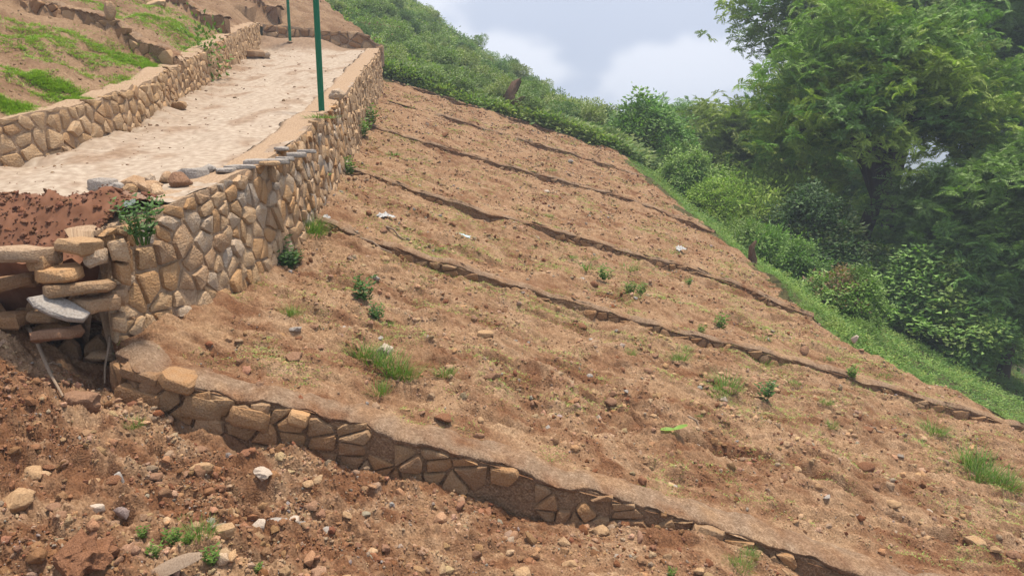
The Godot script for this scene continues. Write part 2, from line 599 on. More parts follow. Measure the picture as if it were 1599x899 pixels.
func broad_spray(count: int, radius: float, size: float, slim := 0.5, flatten := 0.7) -> ArrayMesh:
	var tris := PackedVector3Array()
	var cols := PackedColorArray()
	for k in count:
		var p := Vector3(rng.randfn(), rng.randfn() * flatten, rng.randfn()) * radius * 0.5
		var out := (p + Vector3(rng.randfn(), rng.randfn() * 0.5 - 0.1, rng.randfn()) * radius * 0.5).normalized()
		var side := out.cross(Vector3.UP + Vector3(rng.randfn(), 0, rng.randfn()) * 0.5).normalized()
		var l := size * rng.randf_range(0.6, 1.3)
		leaf(tris, cols, p, out * l, side * l * slim, Color.WHITE * rng.randf_range(0.7, 1.25))
	return flat_mesh(tris, cols)

func blade(tris: PackedVector3Array, cols: PackedColorArray, at: Vector3, dir: Vector3, l: float, w: float, droop: float, c: Color) -> void:
	var side := dir.cross(Vector3.UP)
	if side.length() < 0.05:
		side = Vector3.RIGHT
	side = side.normalized() * w
	var a := at + dir * l * 0.5 + Vector3.DOWN * droop * l * 0.15
	var b := at + dir * l + Vector3.DOWN * droop * l * 0.55
	tris.append_array([at - side, at + side, a + side * 0.8, at - side, a + side * 0.8, a - side * 0.8, a - side * 0.8, a + side * 0.8, b])
	for k in 9:
		cols.append(c * 0.8)

func grass_mesh(count: int, radius: float, height: float, w: float, spread := 0.6) -> ArrayMesh:
	var tris := PackedVector3Array()
	var cols := PackedColorArray()
	for k in count:
		var a := rng.randf() * TAU
		var r := radius * sqrt(rng.randf())
		var lean := rng.randf_range(0.1, 1.0) * spread + 0.5 * r / radius * spread
		var b := a + rng.randf_range(-0.9, 0.9)
		var dir := Vector3(cos(b) * lean, 1.0, sin(b) * lean).normalized()
		blade(tris, cols, Vector3(cos(a) * r, -0.015, sin(a) * r), dir, height * rng.randf_range(0.5, 1.15), w * rng.randf_range(0.7, 1.3), rng.randf_range(0.1, 0.9), Color(1, 1, 1) * rng.randf_range(0.75, 1.2))
	return flat_mesh(tris, cols)

func herb_mesh(stems: int, height: float, size: float) -> ArrayMesh:
	var tris := PackedVector3Array()
	var cols := PackedColorArray()
	for s in stems:
		var a := rng.randf() * TAU
		var dir := Vector3(cos(a) * 0.55 * rng.randf(), 1, sin(a) * 0.55 * rng.randf()).normalized()
		var l := height * rng.randf_range(0.6, 1.1)
		var root := Vector3(cos(a), 0, sin(a)) * height * 0.12
		blade(tris, cols, root + Vector3.DOWN * 0.02, dir, l, 0.004, 0.0, Color(0.8, 0.8, 0.6))
		for k in 9:
			var u := 0.2 + 0.8 * k / 8.0
			var b := k * 2.4 + rng.randf()
			var out := (Vector3(cos(b), rng.randf_range(-0.1, 0.5), sin(b))).normalized()
			var z := size * rng.randf_range(0.7, 1.2)
			leaf(tris, cols, root + dir * l * u, out * z, out.cross(Vector3.UP).normalized() * z * 0.5, Color(1, 1, 1) * rng.randf_range(0.7, 1.25))
	return flat_mesh(tris, cols)

func jittered(c: Color, amount := 0.2) -> Color:
	var k := rng.randf_range(1.0 - amount, 1.0 + amount)
	return Color(c.r * k * rng.randf_range(0.88, 1.12), c.g * k, c.b * k * rng.randf_range(0.85, 1.15))

func turned(at: Vector3, scale: Vector3, tilt := 0.3) -> Transform3D:
	var b := Basis(Vector3.UP, rng.randf() * TAU) * Basis(Vector3(rng.randfn(), 0, rng.randfn()).normalized() if tilt > 0.0 else Vector3.RIGHT, rng.randf_range(-tilt, tilt))
	return Transform3D(b.scaled_local(scale), at)

# A tree: a trunk to the fork, limbs from there into the crown, and a crown of leafy clumps at the ends of the twigs.
func tree(called: String, label: String, category: String, mid: Vector3, half: Vector2, spec: Dictionary, group := "") -> Node3D:
	var foot := Vector3(spec.get("foot_x", mid.x), 0, spec.get("foot_z", mid.z))
	foot.y = land_h(foot.x, -foot.z) - 0.15
	var t := thing(called, label, category, foot, group)
	var c := mid - foot
	var r := Vector3(half.x, half.y, half.x * spec.get("deep", 0.85))
	var thick: float = spec.get("trunk", half.x * 0.06)
	var fork: Vector3 = spec.get("fork", c - Vector3(0, r.y * 0.65, 0) + Vector3(rng.randf_range(-0.1, 0.1), 0, 0) * r.x)
	if fork.y < 0.3:
		fork.y = 0.3
	var bend := Vector3(rng.randf_range(-0.1, 0.1), 0, rng.randf_range(-0.1, 0.1)) * r.x
	obj("trunk", tube([Vector3.ZERO, fork * 0.3 + bend * 0.5, fork * 0.65 + bend, fork, fork.lerp(c, 0.45) + bend, c + Vector3(0, r.y * 0.35, 0)], [thick * 1.35, thick * 1.05, thick * 0.92, thick * 0.8, thick * 0.45, thick * 0.1], 10, 0.05), M.bark, t)
	var clumps := []
	var count: int = spec.get("clumps", 30)
	var rc: float = spec.get("clump", r.x * 0.3)
	for k in count:
		var u: float = 1.0 - spec.get("low", 1.75) * (k + 0.5) / count
		var a := k * 2.399963 + rng.randf_range(-0.35, 0.35)
		var ring := sqrt(maxf(0.0, 1.0 - u * u))
		var fill := rng.randf_range(spec.get("shell", 0.5), 0.98)
		var p := c + Vector3(cos(a) * ring * r.x, u * r.y, sin(a) * ring * r.z) * fill
		p += Vector3(n_soft.get_noise_3d(p.x, p.y, p.z), n_soft.get_noise_3d(p.y, p.z, p.x + 9.0), 0) * r.x * 0.35
		clumps.append(p)
	var limbs: int = spec.get("limbs", 5)
	for k in limbs:
		var ends := []
		for q in clumps.size():
			if q % limbs == k:
				ends.append(clumps[q])
		if ends.is_empty():
			continue
		var reach := Vector3.ZERO
		for e in ends:
			reach += e
		reach /= ends.size()
		var a := TAU * k / limbs
		var knee := fork.lerp(reach, 0.5) + Vector3(cos(a), 0.4, sin(a)) * r.x * 0.14
		var tip: Vector3 = reach + Vector3(cos(a), 0.9, sin(a)) * r.x * 0.15
		var limb := obj("limb", tube([fork - Vector3(0, thick * 0.5, 0), knee, tip], [thick * 0.62, thick * 0.4, thick * 0.2], 7, 0.04), M.bark, t)
		for e: Vector3 in ends:
			var from := knee.lerp(tip, rng.randf())
			obj("twig", tube([from, from.lerp(e, 0.55) + Vector3(0, r.y * 0.04, 0), e], [thick * 0.2, thick * 0.13, thick * 0.05], 5), M.bark, limb)
	var crown := Node3D.new()
	crown.name = "crown"
	t.add_child(crown)
	var base: Color = spec.color
	var tones := []
	for k in 3:
		tones.append(leaf_mat(jittered(base, spec.get("vary", 0.25))))
	var fresh := leaf_mat(spec.get("fresh_color", Color(0.38, 0.50, 0.10)))
	var pool: Array = M[spec.get("spray", "pinnate")]
	for p: Vector3 in clumps:
		var big := rc * rng.randf_range(0.65, 1.2)
		var o := obj("leaf_clump", pool[rng.randi() % pool.size()], fresh if rng.randf() < spec.get("fresh", 0.0) else tones[rng.randi() % 3], crown, p)
		o.basis = Basis(Vector3.UP, rng.randf() * TAU) * Basis(Vector3(rng.randfn(), 0, rng.randfn()).normalized(), rng.randf_range(-0.3, 0.3))
		o.basis = o.basis.scaled_local(Vector3(big, big * spec.get("flat", 0.8), big))
	return t

func leaf_mat(c: Color) -> StandardMaterial3D:
	var m: StandardMaterial3D = M.leaf.duplicate()
	m.albedo_color = Color(c.r, c.g, c.b).linear_to_srgb()
	return m

# Leafy clumps about one metre in radius: a dome of sprays at the ends of twigs.
func clump_mesh(spray: ArrayMesh, count: int, flat: float) -> ArrayMesh:
	var src := spray.surface_get_arrays(0)
	var v: PackedVector3Array = src[Mesh.ARRAY_VERTEX]
	var c: PackedColorArray = src[Mesh.ARRAY_COLOR]
	var tris := PackedVector3Array()
	var cols := PackedColorArray()
	for k in count:
		var p := Vector3(rng.randfn(), 0, rng.randfn()) * 0.5
		p.y = 0.3 - p.length_squared() * 0.3 + rng.randfn() * 0.32 * flat
		var s := rng.randf_range(0.7, 1.2)
		var x := turned(p, Vector3(s, s, s), 1.1)
		var tone := rng.randf_range(0.75, 1.1)
		for q in v:
			tris.append(x * q)
		for q in c:
			cols.append(q * tone)
	return flat_mesh(tris, cols)

var shrub_meshes := []
func shrub_mesh(count: int, slim: float, size: float) -> ArrayMesh:     # unit-high bush of leaf sprays
	var tris := PackedVector3Array()
	var cols := PackedColorArray()
	var lobes := []
	for k in 9:
		var a := k * 2.4 + rng.randf()
		lobes.append([Vector3(cos(a) * rng.randf_range(0.1, 0.42), rng.randf_range(0.22, 0.85), sin(a) * rng.randf_range(0.1, 0.42)), rng.randf_range(0.16, 0.3), rng.randf_range(0.75, 1.25)])
	for k in count:
		var l: Array = lobes[rng.randi() % lobes.size()]
		var out := Vector3(rng.randfn(), rng.randfn() + 0.25, rng.randfn()).normalized()
		var p: Vector3 = l[0] + out * l[1] * rng.randf_range(0.6, 1.1)
		p.y = maxf(p.y, 0.02)
		var go := (out + Vector3(rng.randfn(), rng.randfn() - 0.3, rng.randfn()) * 0.55).normalized()
		var z := size * rng.randf_range(0.6, 1.35)
		leaf(tris, cols, p, go * z, go.cross(Vector3(rng.randfn() * 0.4, 1, rng.randfn() * 0.4)).normalized() * z * slim, Color.WHITE * l[2] * rng.randf_range(0.75, 1.2))
	return flat_mesh(tris, cols)

func soil_tint(x: float, d: float) -> Color:
	var tan_soil := Color(0.68, 0.475, 0.30)
	var red_soil := Color(0.39, 0.21, 0.117)
	var sand := Color(0.77, 0.57, 0.38)
	var m := 0.24 + 0.75 * n_soft.get_noise_2d(x * 0.9 + 30.0, d * 1.5) + 0.75 * n_fine.get_noise_2d(x * 3.1, d * 5.5 + 11.0)
	m += 0.28 * smoothstep(8.4, 4.6, d) + 0.3 * smoothstep(4.9, 4.3, d) * smoothstep(1.0, -1.0, x)
	m += 0.5 * groove(x, d, RILL, 0.12) if d < 8.0 else 0.0
	var c := tan_soil.lerp(red_soil, clampf(m, 0.0, 1.0))
	return c.lerp(sand, clampf(n_soft.get_noise_2d(x * 1.7 - 60.0, d * 2.3) * 1.5 - 0.2 + 0.4 * n_fine.get_noise_2d(x * 9.0, d * 11.0), 0.0, 0.75))

func strip(i: int, cell: float) -> ArrayMesh:        # the ground between two curbs
	var lo := curb_d(i - 1, 0.5)
	var hi := curb_d(i, 0.5)
	var cols := int(9.5 / cell)
	var rows := int((hi - lo) / cell)
	var pts := PackedVector3Array()
	var tint := PackedColorArray()
	pts.resize(cols * rows)
	tint.resize(cols * rows)
	var k := 0
	for r in rows:
		var t := float(r) / (rows - 1)
		var d0 := lerpf(lo, hi, t)
		for c in cols:
			var u := float(c) / (cols - 1) * 1.10
			var left := -5.2 if i == 1 else along_d(WALL, d0) - 0.25
			if i == 1 and d0 > 5.1:
				left = -3.0
			var right := edge_x(d0) if i > 1 else 4.6
			var x := lerpf(left, right, u)
			var d := lerpf(curb_d(i - 1, x), curb_d(i, x), t)
			if i > 1:
				right = edge_x(d)
				x = lerpf(left, right, u)
				d = lerpf(curb_d(i - 1, x), curb_d(i, x), t)
			var inner := clampf(d, curb_d(i - 1, x) + 0.001, curb_d(i, x) - 0.001)
			var y := field_h(x, inner)
			var over := maxf(0.0, u - 1.0)
			y -= over * over * 60.0 + over * 2.0
			pts[k] = Vector3(x, y, -d)
			tint[k] = soil_tint(x, d)
			k += 1
	return grid_mesh(pts, cols, rows, tint)

func on_field(p: Vector2, up := 0.0) -> Vector3:
	return Vector3(p.x, field_h(p.x, p.y) + up, -p.y)

func on_path(p: Vector2, up := 0.0) -> Vector3:
	return Vector3(p.x, path_h(p.x, p.y) + up, -p.y)

func on_upper(p: Vector2, up := 0.0) -> Vector3:
	return Vector3(p.x, upper_full(p.x, p.y) + up, -p.y)

var UP1 := [Vector2(-10.865, 14.016), Vector2(-7.658, 12.466), Vector2(-6.661, 12.077), Vector2(-5.812, 11.715), Vector2(-4.986, 11.324)]
var UP2 := [Vector2(-10.286, 18.642), Vector2(-8.334, 17.907), Vector2(-7.268, 17.389), Vector2(-6.182, 16.696)]
var UP3 := [Vector2(-10.436, 25.688), Vector2(-8.300, 23.637), Vector2(-6.688, 22.161)]

func upper_full(x: float, d: float) -> float:
	var y := upper_h(x, d)
	for line in [UP1, UP2, UP3]:
		var z: Vector2 = line[line.size() - 1]
		if x < z.x:
			var e := d - along_x(line, x)
			if e > 0.0:
				y += 0.22 * exp(-e / 1.1)
	if d < 21.77:
		var rim := 1.44 + 0.175 * d + lerpf(0.43, 0.72, smoothstep(6.0, 20.0, d)) - 0.03
		y = lerpf(rim, y, smoothstep(0.1, 0.9, along_d(UPPER, d) - x))
	elif x > -7.4:
		y = lerpf(5.86 - 0.08 * (x + 7.0) - 0.3 * smoothstep(-4.3, -3.65, x), y, smoothstep(0.1, 0.9, d - 21.8))
	return y

func build_sky() -> void:
	var w := 1024
	var h := 512
	var im := Image.create(w, h, false, Image.FORMAT_RGBF)
	var f := FastNoiseLite.new()
	f.seed = 12
	f.frequency = 1.0
	f.fractal_octaves = 5
	var g := FastNoiseLite.new()
	g.seed = 5
	g.frequency = 1.0
	g.fractal_octaves = 3
	for j in h:
		var el := (0.5 - (j + 0.5) / h) * PI
		for i in w:
			var az := (i + 0.5) / w * TAU
			var v := Vector3(cos(el) * sin(az), sin(el), cos(el) * cos(az))
			var q := v * Vector3(1.0, 2.2, 1.0)
			var n := f.get_noise_3dv(q * 2.9 + Vector3(3.1, 0.4, 1.7)) + 0.35 * g.get_noise_3dv(q * 5.0)
			var puff := smoothstep(-0.06, 0.16, n)
			var thin := smoothstep(-0.5, 0.5, g.get_noise_3dv(q * 1.2 + Vector3(9, 0, 0)))
			var c := Color(0.48, 0.54, 0.67).lerp(Color(0.77, 0.80, 0.88), puff).lerp(Color(0.64, 0.69, 0.82), thin * 0.45)
			c = c * (1.0 + 0.35 * smoothstep(0.3, 1.2, el))
			if el < 0.0:
				c = Color(0.40, 0.42, 0.44)
			im.set_pixel(i, j, c)
	var sky := Sky.new()
	var pm := PanoramaSkyMaterial.new()
	pm.panorama = ImageTexture.create_from_image(im)
	sky.sky_material = pm
	var env := Environment.new()
	env.background_mode = Environment.BG_SKY
	env.sky = sky
	env.background_energy_multiplier = 0.84
	env.tonemap_mode = Environment.TONE_MAPPER_LINEAR
	env.tonemap_exposure = 1.46
	env.fog_enabled = true
	env.fog_density = 0.0024
	env.fog_light_color = Color(0.80, 0.85, 0.92)
	env.sdfgi_enabled = true
	env.ssao_enabled = true
	env.ssil_enabled = true
	var we := WorldEnvironment.new()
	we.name = "environment"
	we.environment = env
	add_child(we)

func build_materials() -> void:
	var grain := noise_tex(1024, 0.03, 6, Color(0.72, 0.68, 0.65), Color(1, 1, 1), FastNoiseLite.TYPE_SIMPLEX_SMOOTH, 3)
	var grit := noise_tex(1024, 0.12, 4, Color(0.5, 0.46, 0.43), Color(1, 1, 1), FastNoiseLite.TYPE_VALUE_CUBIC, 8)
	var bumps := noise_tex(1024, 0.06, 6, Color.BLACK, Color.WHITE, FastNoiseLite.TYPE_SIMPLEX_SMOOTH, 4, 9.0)
	var craggy := noise_tex(1024, 0.016, 7, Color.BLACK, Color.WHITE, FastNoiseLite.TYPE_SIMPLEX_SMOOTH, 9, 16.0)
	var stain := noise_tex(1024, 0.007, 4, Color(0.98, 0.915, 0.83), Color(1, 1, 1), FastNoiseLite.TYPE_SIMPLEX_SMOOTH, 31)
	var soil := mat(lin(1.0, 1.0, 1.0), grit, 1.0, bumps, 1.0)
	soil.vertex_color_use_as_albedo = true
	soil.detail_enabled = true
	soil.detail_blend_mode = BaseMaterial3D.BLEND_MODE_MUL
	soil.detail_albedo = grain
	soil.detail_uv_layer = BaseMaterial3D.DETAIL_UV_2
	soil.uv2_triplanar = true
	soil.uv2_world_triplanar = true
	soil.uv2_scale = Vector3.ONE * 0.45
	M.soil = soil
	var clod := mat(lin(1, 1, 1), grit, 2.5, bumps, 0.8)
	clod.vertex_color_use_as_albedo = true
	M.clod = clod
	M.mortar = mat(lin(0.46, 0.34, 0.235), grain, 1.1, bumps, 1.0)
	M.earth = mat(lin(0.40, 0.265, 0.165), grit, 1.0, craggy, 1.0)
	var stony := func(c: Array) -> StandardMaterial3D:
		var m := mat(lin(c[0], c[1], c[2]), grain, 2.3, craggy, 1.3, 0.88)
		m.detail_enabled = true
		m.detail_blend_mode = BaseMaterial3D.BLEND_MODE_MUL
		m.detail_albedo = stain
		m.detail_uv_layer = BaseMaterial3D.DETAIL_UV_2
		m.uv2_triplanar = true
		m.uv2_world_triplanar = true
		m.uv2_scale = Vector3.ONE * 1.3
		return m
	M.path = mat(lin(1, 1, 1), grain, 0.3, bumps, 0.03)
	M.path.vertex_color_use_as_albedo = true
	M.stones = []
	for c in [[0.56, 0.435, 0.305], [0.50, 0.37, 0.24], [0.60, 0.47, 0.335], [0.52, 0.36, 0.215], [0.47, 0.435, 0.40], [0.47, 0.35, 0.245], [0.55, 0.375, 0.22], [0.55, 0.475, 0.395]]:
		M.stones.append(stony.call(c))
	M.pale_stones = []
	for c in [[0.57, 0.44, 0.30], [0.53, 0.40, 0.265], [0.60, 0.47, 0.33], [0.50, 0.36, 0.23], [0.55, 0.41, 0.26]]:
		M.pale_stones.append(stony.call(c))
	M.curb_stones = []
	for c in [[0.36, 0.235, 0.14], [0.42, 0.28, 0.165], [0.33, 0.225, 0.145], [0.39, 0.285, 0.19], [0.35, 0.25, 0.16]]:
		M.curb_stones.append(stony.call(c))
	M.grey_stone = mat(lin(0.40, 0.375, 0.35), grain, 2.0, craggy, 1.0, 0.8)
	M.white_stone = mat(lin(0.58, 0.50, 0.42), grain, 3.0, bumps, 0.8, 0.8)
	M.brown_stone = mat(lin(0.30, 0.18, 0.115), grain, 2.0, craggy, 1.0, 0.9)
	M.ochre_stone = mat(lin(0.46, 0.31, 0.18), grain, 2.0, craggy, 1.0, 0.9)
	M.clod_stone = mat(lin(0.36, 0.185, 0.105), grit, 2.0, bumps, 1.2, 1.0)
	M.bark = mat(lin(0.085, 0.068, 0.05), grain, 1.5, bumps, 1.5)
	M.dead_wood = mat(lin(0.19, 0.13, 0.095), grain, 1.5, bumps, 1.5)
	M.grey_wood = mat(lin(0.36, 0.28, 0.21), grain, 3.0, bumps, 1.0)
	M.litter = mat(lin(0.09, 0.085, 0.04), grain, 0.5, bumps, 1.0)
	M.valley = mat(lin(0.16, 0.2, 0.12), grain, 0.01)
	var leaf_m := StandardMaterial3D.new()
	leaf_m.albedo_color = Color.WHITE
	leaf_m.vertex_color_use_as_albedo = true
	leaf_m.roughness = 0.55
	leaf_m.metallic_specular = 0.35
	leaf_m.cull_mode = BaseMaterial3D.CULL_DISABLED
	leaf_m.backlight_enabled = true
	leaf_m.backlight = Color(0.7, 0.8, 0.4)
	M.leaf = leaf_m
	M.leaves = {}
	for k in {"grass": [0.16, 0.27, 0.05], "dry_grass": [0.25, 0.27, 0.09], "herb": [0.10, 0.20, 0.05], "bright": [0.16, 0.30, 0.06], "hill": [0.27, 0.37, 0.13], "hill_dark": [0.20, 0.31, 0.12], "hill_pale": [0.36, 0.42, 0.17]}.keys():
		var c: Array = {"grass": [0.16, 0.27, 0.05], "dry_grass": [0.25, 0.27, 0.09], "herb": [0.10, 0.20, 0.05], "bright": [0.16, 0.30, 0.06], "hill": [0.27, 0.37, 0.13], "hill_dark": [0.20, 0.31, 0.12], "hill_pale": [0.36, 0.42, 0.17]}[k]
		var m: StandardMaterial3D = leaf_m.duplicate()
		m.albedo_color = lin(c[0], c[1], c[2])
		M.leaves[k] = m
	M.green_paint = mat(lin(0.012, 0.13, 0.065), null, 1.0, null, 1.0, 0.35)
	M.plastic = mat(lin(0.36, 0.36, 0.36), null, 1.0, bumps, 0.3, 0.4)
	M.blue_plastic = mat(lin(0.38, 0.50, 0.56), null, 1.0, bumps, 0.3, 0.35)
	M.pipe = mat(lin(0.5, 0.5, 0.5), null, 1.0, null, 1.0, 0.5)
	M.plaster = mat(lin(0.7, 0.68, 0.64), grain, 0.3)
	M.roof = mat(lin(0.45, 0.22, 0.17), grain, 0.5)
	M.pane = mat(lin(0.05, 0.06, 0.07), null, 1.0, null, 1.0, 0.15)
	M.pinnate = []
	M.broad = []
	M.slim = []
	for k in 4:
		M.pinnate.append(clump_mesh(pinnate_spray(6, 0.31, 8), 56, 1.15))
		M.broad.append(clump_mesh(broad_spray(46, 0.42, 0.19, 0.55), 38, 1.1))
		M.slim.append(clump_mesh(broad_spray(60, 0.42, 0.24, 0.26, 0.9), 34, 1.1))

func build_ground() -> void:
	var slope := Node3D.new()
	slope.name = "terraced_slope"
	slope.set_meta("kind", "structure")
	add_child(slope)
	var cells := [0.0, 0.0125, 0.0155, 0.03, 0.045, 0.06, 0.07]
	for i in range(1, 7):
		obj("terrace", strip(i, cells[i]), M.soil, slope)
	# path
	var pts := PackedVector3Array()
	var tint := PackedColorArray()
	var cols := 64
	var rows := 360
	for r in rows:
		var d := lerpf(4.95, 21.95, pow(float(r) / (rows - 1), 1.25))
		var a := along_d(UPPER, d) - 0.1
		var b := along_d(WALL, d) - 0.1
		if d < 5.6:
			a = -5.8
		if d < 5.25:
			b = -2.86
		for c in cols:
			var x := lerpf(a, b, float(c) / (cols - 1))
			pts.append(Vector3(x, path_h(x, d) - (0.6 if r == 0 else 0.0), -d if r > 0 else -5.3))
			var heap := smoothstep(6.0, 5.5, d + n_soft.get_noise_2d(x * 3.0, 5.0) * 0.3 + 0.25 * smoothstep(-3.2, -2.7, x))
			var dirt := clampf(n_soft.get_noise_2d(x * 1.1 + 4.0, d * 0.7) * 1.9 + n_fine.get_noise_2d(x * 2.2, d * 1.3) * 1.1 - 0.3, 0.0, 0.8)
			var u := x - a
			dirt = clampf(dirt + 0.7 * exp(-u * u / 0.25) * (0.6 + n_fine.get_noise_2d(x * 4.0, d * 3.0)) + smoothstep(20.9, 21.4, d), 0.0, 1.0)
			tint.append(Color(0.44, 0.375, 0.305).lerp(Color(0.31, 0.225, 0.16), dirt).lerp(Color(0.225, 0.112, 0.07), heap))
	var path := structure("path", grid_mesh(pts, cols, rows, tint), M.path)
	# hillside above the path
	pts = PackedVector3Array()
	tint = PackedColorArray()
	cols = 190
	rows = 260
	var ds := [21.74, 21.79]
	for r in rows - 2:
		ds.append(4.5 + 36.0 * pow(float(r) / (rows - 3), 1.4))
	ds.sort()
	for d: float in ds:
		var b := along_d(UPPER, minf(d, 21.7)) - 0.08
		if d > 21.7:
			b = minf(-7.05, -3.4 - 0.5 * (d - 21.8))
		for c in cols:
			var x := b - 22.0 * pow(1.0 - float(c) / (cols - 1), 1.5)
			pts.append(Vector3(x, upper_full(x, d), -d))
			var m := clampf(0.35 + 0.9 * n_soft.get_noise_2d(x * 0.8, d * 0.9) + 0.6 * n_fine.get_noise_2d(x * 3.0, d * 3.0), 0.0, 1.0)
			tint.append(Color(0.60, 0.44, 0.29).lerp(Color(0.40, 0.26, 0.16), m))
	structure("upper_hillside_ground", grid_mesh(pts, cols, rows, tint), M.soil)
	pts = PackedVector3Array()                      # the bare slope behind the end wall
	tint = PackedColorArray()
	for r in 110:
		var d := 21.86 + 8.0 * r / 109.0
		for c in 70:
			var x := lerpf(-7.3, maxf(-3.78 - 0.5 * (d - 21.8), -7.2), c / 69.0)
			pts.append(Vector3(x, upper_full(x, d) + 0.005, -d))
			var m := clampf(0.35 + 0.9 * n_soft.get_noise_2d(x * 0.8, d * 0.9) + 0.6 * n_fine.get_noise_2d(x * 3.0, d * 3.0), 0.0, 1.0)
			tint.append(Color(0.60, 0.44, 0.29).lerp(Color(0.40, 0.26, 0.16), m))
	structure("end_slope_ground", grid_mesh(pts, 70, 110, tint), M.soil)
	# the hill behind and the floor of the woods
	pts = PackedVector3Array()
	cols = 150
	rows = 200
	for r in rows:
		var d := -12.0 + 150.0 * pow(float(r) / (rows - 1), 1.5)
		for c in cols:
			var x := -4.2 + 130.0 * pow(float(c) / (cols - 1), 1.8)
			if d < 21.0:
				x = maxf(x, along_d(WALL, maxf(d, 5.2)) - 0.2)
			elif d > 23.0:
				x -= (d - 23.0) * 0.6
			var sunk := 0.5 * smoothstep(0.0, 0.6, along_d(EDGE, maxf(d, 4.0)) - x) * smoothstep(22.4, 21.8, d)
			pts.append(Vector3(x, land_h(x, d) - sunk, -d))
	structure("hill_ground", grid_mesh(pts, cols, rows), M.litter)
	pts = PackedVector3Array()
	for r in 3:
		for c in 3:
			pts.append(Vector3(-3000 + c * 3000, -22, 400 - r * 2000))
	structure("valley_floor", grid_mesh(pts, 3, 3), M.valley)

func place_on(way: Way, batter: float, base: Callable) -> Callable:
	return func(s: float, h: float, out: float) -> Vector3:
		var q: Vector2 = way.at(s) + way.side(s) * (out - batter * (h - base.call(s)))
		return Vector3(q.x, h, -q.y)

